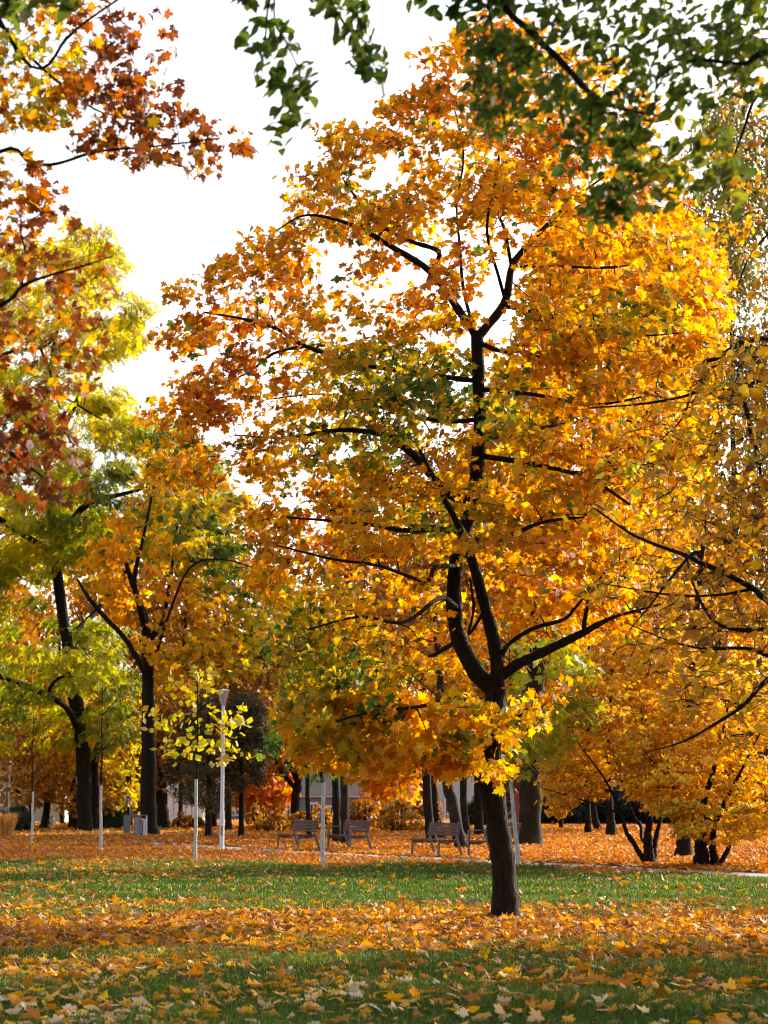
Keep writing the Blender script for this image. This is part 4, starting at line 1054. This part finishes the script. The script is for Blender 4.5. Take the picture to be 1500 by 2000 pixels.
BA = math.atan2(-.90, .44)
bench("leftmost wooden slat bench with grey metal legs and no armrests", (562, 1660), BA, False)
bench("wooden slat bench with armrest posts right behind a whitewashed sapling, second from left", (662, 1662), BA, True)
bench("wooden slat bench without armrests left of the big maple trunk, third from left", (830, 1673.5), BA, False)
bench("wooden slat bench half hidden behind the big maple trunk", (943, 1678), BA, True)

# litter bin in its frame
gb = at(270, 1637, gdist(1637))
ppm = F / gdist(1637)
root = thing("litter_bin", "grey cylinder litter bin hanging in a square metal portal frame by the thick trunk", "litter bin", (gb[0], gb[1], 0))
m = MB(); m.lathe([(.17, .12), (.175, .14), (.175, .72), (.165, .74), (.16, .74), (.155, .2)], 24); m.build("bin_body", M['steel'], root)
m = MB(); m.box((.03, 0, .86), (.60, .05, .05)); m.build("frame_top", M['benchsteel'], root)
m = MB(); m.box((.31, 0, .445), (.05, .05, .89)); m.build("frame_post", M['white_paint'], root)
m = MB(); m.box((-.27, 0, .84), (.05, .052, .12)); m.build("frame_bracket", M['benchsteel'], root)
m = MB(); m.box((.232, -.01, .42), (.10, .04, .62)); m.build("side_panel", M['white_paint'], root)
m = MB(); m.box((.285, .035, .42), (.03, .03, .75)); m.build("red_strip", M['red_paint'], root)
for hx in (-.05, .08):
    m = MB(); m.bar((hx, 0, .74), (hx, 0, .84), .03, .03); m.build("hanger", M['benchsteel'], root)

gb = at(253, 1637, gdist(1637))
root = thing("dispenser_post", "slim hooked metal post with a grey dispenser box left of the litter bin", "post", (gb[0], gb[1], 0))
m = MB(); m.bar((0, 0, 0), (0, 0, 1.68), .04, .04); m.bar((0, 0, 1.66), (-.07, 0, 1.74), .04, .04); m.bar((-.07, 0, 1.74), (-.14, 0, 1.66), .04, .04); m.build("post", M['steel'], root)
m = MB(); m.box((-.13, 0, 1.42), (.09, .12, .40)); m.box((-.05, 0, 1.45), (.1, .04, .04)); m.build("bag_box", M['benchsteel'], root, .01)
m = MB(); m.box((-.13, 0, .52), (.20, .2, .62)); m.box((-.02, 0, .6), (.06, .04, .04)); m.build("waste_box", M['benchsteel'], root, .01)
m = MB(); m.box((-.16, 0, .86), (.16, .16, .06)); m.build("waste_lid", M['dark_metal'], root, .01)
m = MB(); m.bar((-.18, 0, 0), (-.18, 0, .3), .03, .03); m.build("support_leg", M['steel'], root)

gb = at(228, 1616, gdist(1616))
root = thing("notice_board", "small white leaning notice board among the dark conifers", "sign", (gb[0], gb[1], 0))
m = MB(); m.box((0, 0, .62), (.42, .05, .95)); m.build("board", M['white_render'], root, .01)
for hx in (-.15, .15):
    m = MB(); m.bar((hx, .06, 0), (hx, .06, .9), .05, .04); m.build("leg", M['benchsteel'], root)
gb = at(220, 1617, gdist(1617))
root = thing("signpost", "thin blue grey pole with a small head standing by the white notice board", "post", (gb[0], gb[1], 0))
m = MB(); m.lathe([(.07, 0), (.07, 1.25), (.03, 1.3), (.03, 2.0)], 12); m.build("pole", M['blue_paint'], root)
m = MB(); m.box((0, 0, 1.36), (.26, .18, .14)); m.build("head", M['lampsteel'], root, .02)
gb = at(97, 1620, gdist(1620))
root = thing("utility_cabinet", "pale grey utility cabinet at the foot of the old trunk on the left", "cabinet", (gb[0], gb[1], 0))
m = MB(); m.box((0, 0, .3), (.36, .3, .6)); m.build("body", M['white_render'], root, .01)
m = MB(); m.box((0, 0, .62), (.40, .34, .04)); m.build("lid", M['steel'], root, .005)
m = MB(); m.bar((.24, 0, 0), (.24, 0, .55), .04, .04); m.build("marker_post", M['white_paint'], root)
gb = at(1013, 1642, gdist(1642))
root = thing("information_board", "tall maroon board just left of the thick mossy trunk behind the last bench", "sign", (gb[0], gb[1], 0))
m = MB(); m.box((0, 0, 1.15), (.34, .06, 1.15)); m.build("board", M['maroon'], root, .01)
for hx in (-.12, .12):
    m = MB(); m.bar((hx, .06, 0), (hx, .06, 1.6), .05, .04); m.build("post", M['dark_metal'], root)

# hanging creeper beside the trunk
D = float(gdist(1642)) - .5
root = thing("creeper", "yellowish dead creeper stem hanging against the brown trunk behind the third bench", "creeper", tuple(at(866, 1612, D) * np.array([1, 1, 0])))
L_ = np.array([(866, 1612, 1.5), (863, 1590, 1.6), (858, 1560, 1.2), (852, 1530, 1), (848, 1500, .8)], float)
p, r = smooth_path(at(L_[:, 0], L_[:, 1], D), L_[:, 2] * D / F, 4)
V, Tq = tube_mesh([(p - np.array(root.location), r)], lambda q: 6)
link("stem", mesh_from("stem", V, Tq, M['reed'], np.full(len(Tq), .3), np.ones(len(Tq))), root)
P = p[rng.integers(0, 8, 70)] + rng.normal(0, .06, (70, 3)) - np.array(root.location)
V, Tr, pt = leaf_arrays('small', P, rng.normal(0, 1, (70, 3)), rng.normal(0, 1, (70, 3)) + np.array([0, 0, -1]), np.full(70, .12), np.ones(70))
link("leaves", mesh_from("leaves", V, Tr, M['reed'], np.repeat(rng.random(70), pt), np.ones(70 * pt)), root)

# ================================================================== buildings far behind
def house(lab, x0, x1, yeave, D, wallm, windows, depth=8, roof_h=2.0, base_y=None, extra=None, flat=False):
    a, c = at(x0, yeave, D), at(x1, yeave, D)
    H = float(a[2])
    w = float(c[0] - a[0])
    root = thing("house", lab, "building", (float(a[0] + c[0]) / 2, D, 0), None)
    m = MB(); m.box((0, depth / 2, H / 2 - .1), (w, depth, H + .2)); m.build("wall", M[wallm], root)
    m = MB()
    hw = w / 2 + .3
    if flat:
        m.box((0, depth / 2, H + .13), (w + .5, depth + .5, .26))
    else:
        z0 = H + .02
        V = [(-hw, -.35, z0), (hw, -.35, z0), (hw, depth + .35, z0), (-hw, depth + .35, z0), (-hw, depth / 2, z0 + roof_h), (hw, depth / 2, z0 + roof_h)]
        m.add(V, [(0, 1, 5, 4), (2, 3, 4, 5), (0, 4, 3), (1, 2, 5), (3, 2, 1, 0)])
    m.build("roof", M['roof'], root)
    m = MB(); m.box((0, -.12, H - .08), (w + .3, .2, .14)); m.build("gutter", M['lampsteel'], root)
    ppm = F / D
    for (wx, wy0, wy1, ww) in windows:
        p0, p1 = at(wx, wy0, D), at(wx, wy1, D)
        X = float(p0[0]) - root.location[0]
        zt, zb = float(p0[2]), float(p1[2])
        W_ = ww / ppm
        f = MB()
        t = .16
        f.box((X - W_ / 2, -.03, (zt + zb) / 2), (t, .12, zt - zb + t))
        f.box((X + W_ / 2, -.03, (zt + zb) / 2), (t, .12, zt - zb + t))
        f.box((X, -.032, zt), (W_ - t, .11, t)); f.box((X, -.032, zb), (W_ - t, .11, t)); f.box((X, -.02, (zt + zb) / 2), (.08, .06, zt - zb - t))
        fo = f.build("window", M['white_paint'], root)
        g = MB(); g.box((X, -.006, (zt + zb) / 2), (W_ - t, .02, zt - zb - t)); g.build("pane", M['pane'], fo)
    if extra:
        extra(root, H, w)
    return root


def columns(root, H, w):
    for k in range(6):
        m = MB(); m.lathe([(.3, 0), (.24, .2), (.22, H - .3), (.3, H - .1)], 12, (-w / 2 + .5 + k * (w - 1) / 5, -.6, 0)); m.build("column", M['white_paint'], root)
    m = MB(); m.box((0, -.6, H + .02), (w + .4, 1.0, .3)); m.build("cornice", M['white_paint'], root)


house("pale mint green rendered house at the far left edge", -180, 128, 1512, 132, 'mint', [(-60, 1540, 1570, 22), (10, 1545, 1572, 20)], roof_h=2.5)
house("white building with columns and blue grey shadows left of the street lamp", 322, 408, 1546, 150, 'white_render', [(340, 1562, 1592, 10), (372, 1562, 1592, 10), (395, 1562, 1592, 10)], roof_h=1.6, extra=columns)
house("low grey house with white framed windows behind the left benches", 412, 770, 1553, 156, 'grey_render', [(460, 1570, 1592, 16), (509, 1569, 1596, 15), (560, 1569, 1596, 15), (612, 1569, 1596, 15), (645, 1575, 1597, 12), (730, 1570, 1597, 18)], roof_h=2.6)
house("white and grey flat roofed building between the trunks right of the third bench", 838, 948, 1508, 160, 'white_render', [(875, 1560, 1590, 12), (925, 1562, 1592, 14)], roof_h=2, flat=True)
root = thing("advert_sign", "round white sign on a post beside the pale building right of the lamp", "sign", tuple(at(457, 1607, 128.0) * np.array([1, 1, 0])))
m = MB()
m.lathe([(.42, -.03), (.42, .03)], 24)
q = m.build("sign_disc", M['white_paint'], root); q.rotation_euler = (math.pi / 2, 0, 0); q.location = (0, -.08, 1.15)
m = MB(); m.bar((0, 0, 0), (0, 0, 1.5), .08, .08); m.build("post", M['steel'], root)

# wire fence before the buildings
# far wood behind everything
def far_wood():
    n = 60000
    x = rng.uniform(-60, 65, n)
    top = 16.0 - .05 * x + 3.5 * np.sin(x * .13 + 1) + 2.5 * np.sin(x * .31) + 1.5 * np.sin(x * .77 + 2)
    y = 172 + rng.uniform(0, 16, n)
    z = rng.random(n) ** .9 * top
    P = np.column_stack([x, y, z])
    keep = vnoise(P, .16, 4.0) > -.28
    P = P[keep]
    n = len(P)
    V, Tr, pt = leaf_arrays('maple_far', P, rng.normal(0, 1, (n, 3)) + np.array([0, -.3, .4]), rng.normal(0, 1, (n, 3)) + np.array([0, 0, -.4]), rng.uniform(.5, 1.0, n), np.ones(n))
    tone = np.clip(.42 + .5 * vnoise(P, .07, 9.0) + rng.normal(0, .1, n), 0, 1)
    o = link("far_wood", mesh_from("far_wood", V, Tr, M['brown'], np.repeat(tone, pt), np.repeat(np.clip(rng.normal(1, .15, n), .6, 1.4), pt)))
    o["kind"] = "stuff"
    o["label"] = "far wood of brown and orange trees behind the houses"
    o["category"] = "wood"


far_wood()

# ================================================================== ground
def ground_mat():
    m, nt, N, L = new_mat("park_soil")
    out = N.new("ShaderNodeOutputMaterial")
    tc = N.new("ShaderNodeTexCoord")
    n1 = N.new("ShaderNodeTexNoise"); n1.inputs["Scale"].default_value = 9; n1.inputs["Detail"].default_value = 8; n1.inputs["Roughness"].default_value = .7
    n2 = N.new("ShaderNodeTexNoise"); n2.inputs["Scale"].default_value = .55; n2.inputs["Detail"].default_value = 4
    for n in (n1, n2):
        L.new(tc.outputs["Object"], n.inputs["Vector"])
    lawn = ramp(N, [(.3, (.022, .045, .012)), (.6, (.045, .085, .02)), (.8, (.09, .085, .035))])
    lit = ramp(N, [(.25, (.13, .05, .022)), (.5, (.32, .12, .03)), (.75, (.50, .22, .05))])
    L.new(n1.outputs[0], lawn.inputs[0]); L.new(n1.outputs[0], lit.inputs[0])
    sx = N.new("ShaderNodeSeparateXYZ"); L.new(tc.outputs["Object"], sx.inputs[0])
    # the lawn ends where the leaf-covered ground begins, about 46 m out, wavering a little
    ad = N.new("ShaderNodeMath"); ad.operation = 'MULTIPLY_ADD'; ad.inputs[1].default_value = 6.0
    L.new(n2.outputs[0], ad.inputs[0]); L.new(sx.outputs["Y"], ad.inputs[2])
    sl = N.new("ShaderNodeMath"); sl.operation = 'MULTIPLY_ADD'; sl.inputs[1].default_value = .55
    L.new(sx.outputs["X"], sl.inputs[0]); L.new(ad.outputs[0], sl.inputs[2])
    mr = N.new("ShaderNodeMapRange"); mr.inputs[1].default_value = 47.5; mr.inputs[2].default_value = 51.5
    L.new(sl.outputs[0], mr.inputs[0])
    mx = N.new("ShaderNodeMixRGB")
    L.new(mr.outputs[0], mx.inputs[0]); L.new(lawn.outputs[0], mx.inputs[1]); L.new(lit.outputs[0], mx.inputs[2])
    p = N.new("ShaderNodeBsdfPrincipled"); p.inputs["Roughness"].default_value = .95; p.inputs["Specular IOR Level"].default_value = .1
    L.new(mx.outputs[0], p.inputs["Base Color"])
    bp = N.new("ShaderNodeBump"); bp.inputs["Strength"].default_value = .8; bp.inputs["Distance"].default_value = .05
    L.new(n1.outputs[0], bp.inputs["Height"]); L.new(bp.outputs[0], p.inputs["Normal"])
    L.new(p.outputs[0], out.inputs[0])
    return m


g = MB()
g.add([(-900, -300, 0), (900, -300, 0), (900, 1500, 0), (-900, 1500, 0)], [(0, 1, 2, 3)])
go = g.build("ground", ground_mat())
go["kind"] = "structure"

# path : centre line in world coordinates, passing in front of the benches
PC = np.array([(-40, 96), (-24, 89), (-13.5, 80.0), (-8.2, 71), (-5.2, 63.5), (-2.6, 58.2), (-.3, 54.2), (2.2, 50.0), (5.4, 44.0), (8.0, 39.5), (12, 33), (18, 24)], float)
pc3, _ = smooth_path(np.column_stack([PC, 0 * PC[:, 0]]), np.ones(len(PC)), 8)
tg = np.gradient(pc3, axis=0); tg /= np.linalg.norm(tg, axis=1, keepdims=True)
nr = np.column_stack([-tg[:, 1], tg[:, 0], 0 * tg[:, 0]])
V = []
for p, q in zip(pc3, nr):
    V += [tuple(p + q * 1.1 + np.array([0, 0, .004])), tuple(p - q * 1.1 + np.array([0, 0, .004]))]
m = MB(); m.add(V, [(2 * i, 2 * i + 1, 2 * i + 3, 2 * i + 2) for i in range(len(pc3) - 1)])
po = m.build("path", plain_mat("grey_path", (.25, .21, .19), .9, 0, .25, 7, .3))
po["kind"] = "structure"
# low kerb along its far side
m = MB()
for s in (1, -1):
    V = []
    for p, q in zip(pc3, nr):
        e, f = p + q * 1.11 * s, p + q * 1.19 * s
        V += [(e[0], e[1], .0), (e[0], e[1], .035), (f[0], f[1], .035), (f[0], f[1], .0)]
    Fs = []
    for i in range(len(pc3) - 1):
        a = 4 * i
        Fs += [(a, a + 1, a + 5, a + 4), (a + 1, a + 2, a + 6, a + 5), (a + 2, a + 3, a + 7, a + 6)]
    m.add(V, Fs)
ko = m.build("kerb", M['white_render'] if False else plain_mat("kerb_stone", (.20, .19, .18), .9, 0, .2, 9))
ko["kind"] = "structure"


def path_dist(P):
    d = np.full(len(P), 1e9)
    for a, b in zip(pc3[:-1], pc3[1:]):
        ab = (b - a)[:2]
        t = np.clip(((P[:, :2] - a[:2]) @ ab) / (ab @ ab), 0, 1)
        d = np.minimum(d, np.hypot(P[:, 0] - a[0] - t * ab[0], P[:, 1] - a[1] - t * ab[1]))
    return d


def path_x(y):
    """signed: the lawn is on the camera side of the path"""
    return np.interp(y, PC[::-1, 1], PC[::-1, 0])


def sstep(x, a, b):
    t = np.clip((x - a) / (b - a), 0, 1)
    return t * t * (3 - 2 * t)


def pts_in(d0, d1, dens, margin=1.8):
    n = int(dens * (d1 - d0) * (2 * margin + .376 * (d0 + d1) / 2))
    d = np.sqrt(rng.uniform(d0 ** 2, d1 ** 2, n))
    x = rng.uniform(-1, 1, n) * (.188 * d + margin)
    return np.column_stack([x, d, np.zeros(n)])


def lawn_edge(P):
    return 46.0 - .5 * P[:, 0] + 1.6 * np.sin(P[:, 0] * .9) + 1.2 * np.sin(P[:, 0] * 2.3 + 1) + 3.5 * vnoise(P, .7, 2.0)


# grass
gv, gt, gn = [], [], []
off = 0
for d0, d1, dens, wd, hh in ((12.0, 16.5, 4200, .0042, .10), (16.5, 22, 2800, .0055, .10), (22, 32, 1300, .008, .095), (32, 52, 560, .013, .09), (80, 112, 40, .04, .10)):
    P = pts_in(d0, d1, dens)
    if d0 < 70:
        e = lawn_edge(P)
        k = rng.random(len(P)) < 1 - sstep(P[:, 1], e - 2.0, e + 2.5) * .93
        k &= path_dist(P) > .95
        k &= rng.random(len(P)) > .55 * np.exp(-((P[:, 1] - 23.2) / 2.4) ** 2)
        k &= (P[:, 0] < path_x(P[:, 1]) + 1) | (P[:, 1] > 60)
    else:
        k = (P[:, 0] < -6) & (path_dist(P) > 1)
    P = P[k]
    n = len(P)
    cl = np.array([.5 * math.sin(a * 1.7 + 3 * math.sin(b * .8)) + .5 * math.sin(b * 2.1 + a * .6) for a, b in P[:, :2]])
    h = hh * rng.uniform(.45, 1.25, n) * (1 + .22 * cl)
    az = rng.uniform(0, 6.283, n)
    ln = rng.uniform(.1, 1.0, n) ** 1.3 * .9
    dx, dy = np.cos(az), np.sin(az)
    face = rng.uniform(0, 6.283, n)
    wx, wy = np.cos(face) * wd, np.sin(face) * wd
    B = P
    mid = B + np.column_stack([dx * ln * h * .4, dy * ln * h * .4, h * .6])
    tip = B + np.column_stack([dx * ln * h, dy * ln * h, h * (1 - .35 * ln)])
    W_ = np.column_stack([wx, wy, 0 * wx])
    V = np.stack([B - W_, B + W_, mid + W_ * .8, mid - W_ * .8, tip], 1).reshape(-1, 3)
    Tt = (np.array([[0, 1, 2], [0, 2, 3], [3, 2, 4]])[None] + (np.arange(n) * 5)[:, None, None]).reshape(-1, 3) + off
    off += len(V)
    gv.append(V); gt.append(Tt)
    gn.append(np.repeat(np.clip(.45 + .18 * cl + rng.normal(0, .2, n) + (rng.random(n) < .05) * .5, 0, 1), 3))
gsh = np.clip(rng.normal(1, .16, len(np.concatenate(gn)) // 3), .5, 1.5).repeat(3)
V, Tt, tn = np.concatenate(gv), np.concatenate(gt), np.concatenate(gn)
o = link("grass", mesh_from("grass", V, Tt, M['grass'], tn, gsh))
o["kind"] = "stuff"; o["label"] = "green lawn grass under and between the fallen leaves"; o["category"] = "grass"

# fallen leaves
lv, lt, ltn, lsh = [], [], [], []
off = 0


def scatter(P, size, kind, tilt, zlift, tone, sd):
    global off
    n = len(P)
    if n == 0:
        return
    Nn = np.array([0, 0, 1.0]) + rng.normal(0, 1, (n, 3)) * tilt
    Nn[:, 2] = np.abs(Nn[:, 2]) + .15
    Tp = rng.normal(0, 1, (n, 3)) * np.array([1, 1, .25])
    sz = size * np.clip(rng.normal(1, .25, n), .45, 1.4)
    Q = P + np.column_stack([0 * sz, 0 * sz, (0 * sz + 1) * zlift * (1 + rng.random(n))])
    curl = rng.normal(.7, 1.7, n)
    V, Tr, pt = leaf_arrays(kind, Q, Nn, Tp, sz, curl)
    V[:, 2] = np.maximum(V[:, 2], .008)
    lv.append(V); lt.append(Tr + off); off += len(V)
    t = np.clip(tone + rng.normal(0, sd, n), 0, 1)
    ltn.append(np.repeat(t, pt)); lsh.append(np.repeat(np.clip(rng.normal(1, .16, n), .5, 1.4), pt))


def cover(P):
    """share of the lawn covered by fallen leaves"""
    x, d = P[:, 0], P[:, 1]
    nz = vnoise(P, .55, 5.0) + .6 * vnoise(P, 1.5, 8.0)
    under = 1.35 * np.exp(-((d - 23.4 - .8 * np.sin(x * .7 + 1)) / 3.3) ** 2) * (.55 + .45 * sstep(x, -3.5, .5))
    near = .46 * (1 - sstep(d, 17.5, 20.5)) * (.62 + .5 * sstep(-x, -.5, 1.2))
    near2 = .34 * np.exp(-((d - 19.8) / 1.2) ** 2) * sstep(-x, -.5, 2.0)
    far = .05 + .28 * sstep(-x, 1.5, 5) * sstep(d, 24, 30) + .08 * sstep(x, 2, 5)
    c = np.maximum.reduce([under * 1.05, near, near2, far])
    return np.clip(c * (1 + 1.1 * nz), 0.015, 1)


for d0, d1, dens in ((11.5, 18, 120), (18, 30, 330), (30, 50, 85)):
    P = pts_in(d0, d1, dens)
    P = P[rng.random(len(P)) < cover(P)]
    P = P[(path_dist(P) > .8) | (rng.random(len(P)) < .2)]
    for kd, P in (('maple', P[::2]), ('maple_far', P[1::4]), ('ovate', P[3::4])):
      tone = .33 + .16 * vnoise(P, .5, 1.0) - .08 * sstep(P[:, 0], 0, 3) + .36 * (1 - sstep(P[:, 1], 14, 20.5))
      scatter(P, (1.0 if kd != 'ovate' else .8) * .122 - .012 * (1 - sstep(P[:, 1], 14, 18)), kd, .45, (.036 + .012 * (1 - sstep(P[:, 1], 15, 19))) + .012 * np.exp(-((P[:, 1] - 23.2) / 3) ** 2), tone, .24)
bt = at(988, 1797, 25.3)
aa = rng.uniform(0, 6.283, 170); rr = .2 + np.abs(rng.normal(0, .35, 170))
P = np.column_stack([bt[0] + np.cos(aa) * rr, bt[1] + np.sin(aa) * rr, 0 * aa + np.maximum(0, .02 - .05 * (rr - .2))])
scatter(P, .13, 'maple', .6, .04, np.full(170, .36), .2)
o = link("fallen_leaves", mesh_from("fallen_leaves", np.concatenate(lv), np.concatenate(lt), M['litter'], np.concatenate(ltn), np.concatenate(lsh)))
o["kind"] = "stuff"; o["label"] = "orange yellow and tan fallen maple leaves scattered over the green lawn"; o["category"] = "fallen leaves"
lv, lt, ltn, lsh = [], [], [], []
off = 0
# the leaf covered ground beyond the lawn
for d0, d1, dens, s in ((41, 62, 150, .15), (62, 85, 75, .19), (85, 125, 34, .26)):
    P = pts_in(d0, d1, dens, 3.0)
    e = lawn_edge(P)
    beyond = (P[:, 0] > path_x(P[:, 1])) & (P[:, 1] < 60)
    k = (rng.random(len(P)) < sstep(P[:, 1], e - 1.5, e + 1.8)) | beyond
    pd = path_dist(P)
    k &= (pd > 1.05) | (rng.random(len(P)) < .10 * (1 - .6 * sstep(P[:, 1], 70, 60)))
    P = P[k]
    tone = .5 + .3 * vnoise(P, .22, 6.0)
    nl = (P[:, 1] > 82) & (P[:, 0] < -8)
    scatter(P[~nl], s, 'ovate' if d0 > 60 else 'maple_far', .42, .02, tone[~nl] - .06, .17)
    scatter(P[nl][::2], s, 'ovate', .42, .05, tone[nl][::2] + .2, .15)
o = link("leaf_litter", mesh_from("leaf_litter", np.concatenate(lv), np.concatenate(lt), M['farlitter'], np.concatenate(ltn), np.concatenate(lsh)))
o["kind"] = "stuff"; o["label"] = "rusty orange carpet of fallen leaves on the ground beyond the lawn around the benches"; o["category"] = "fallen leaves"
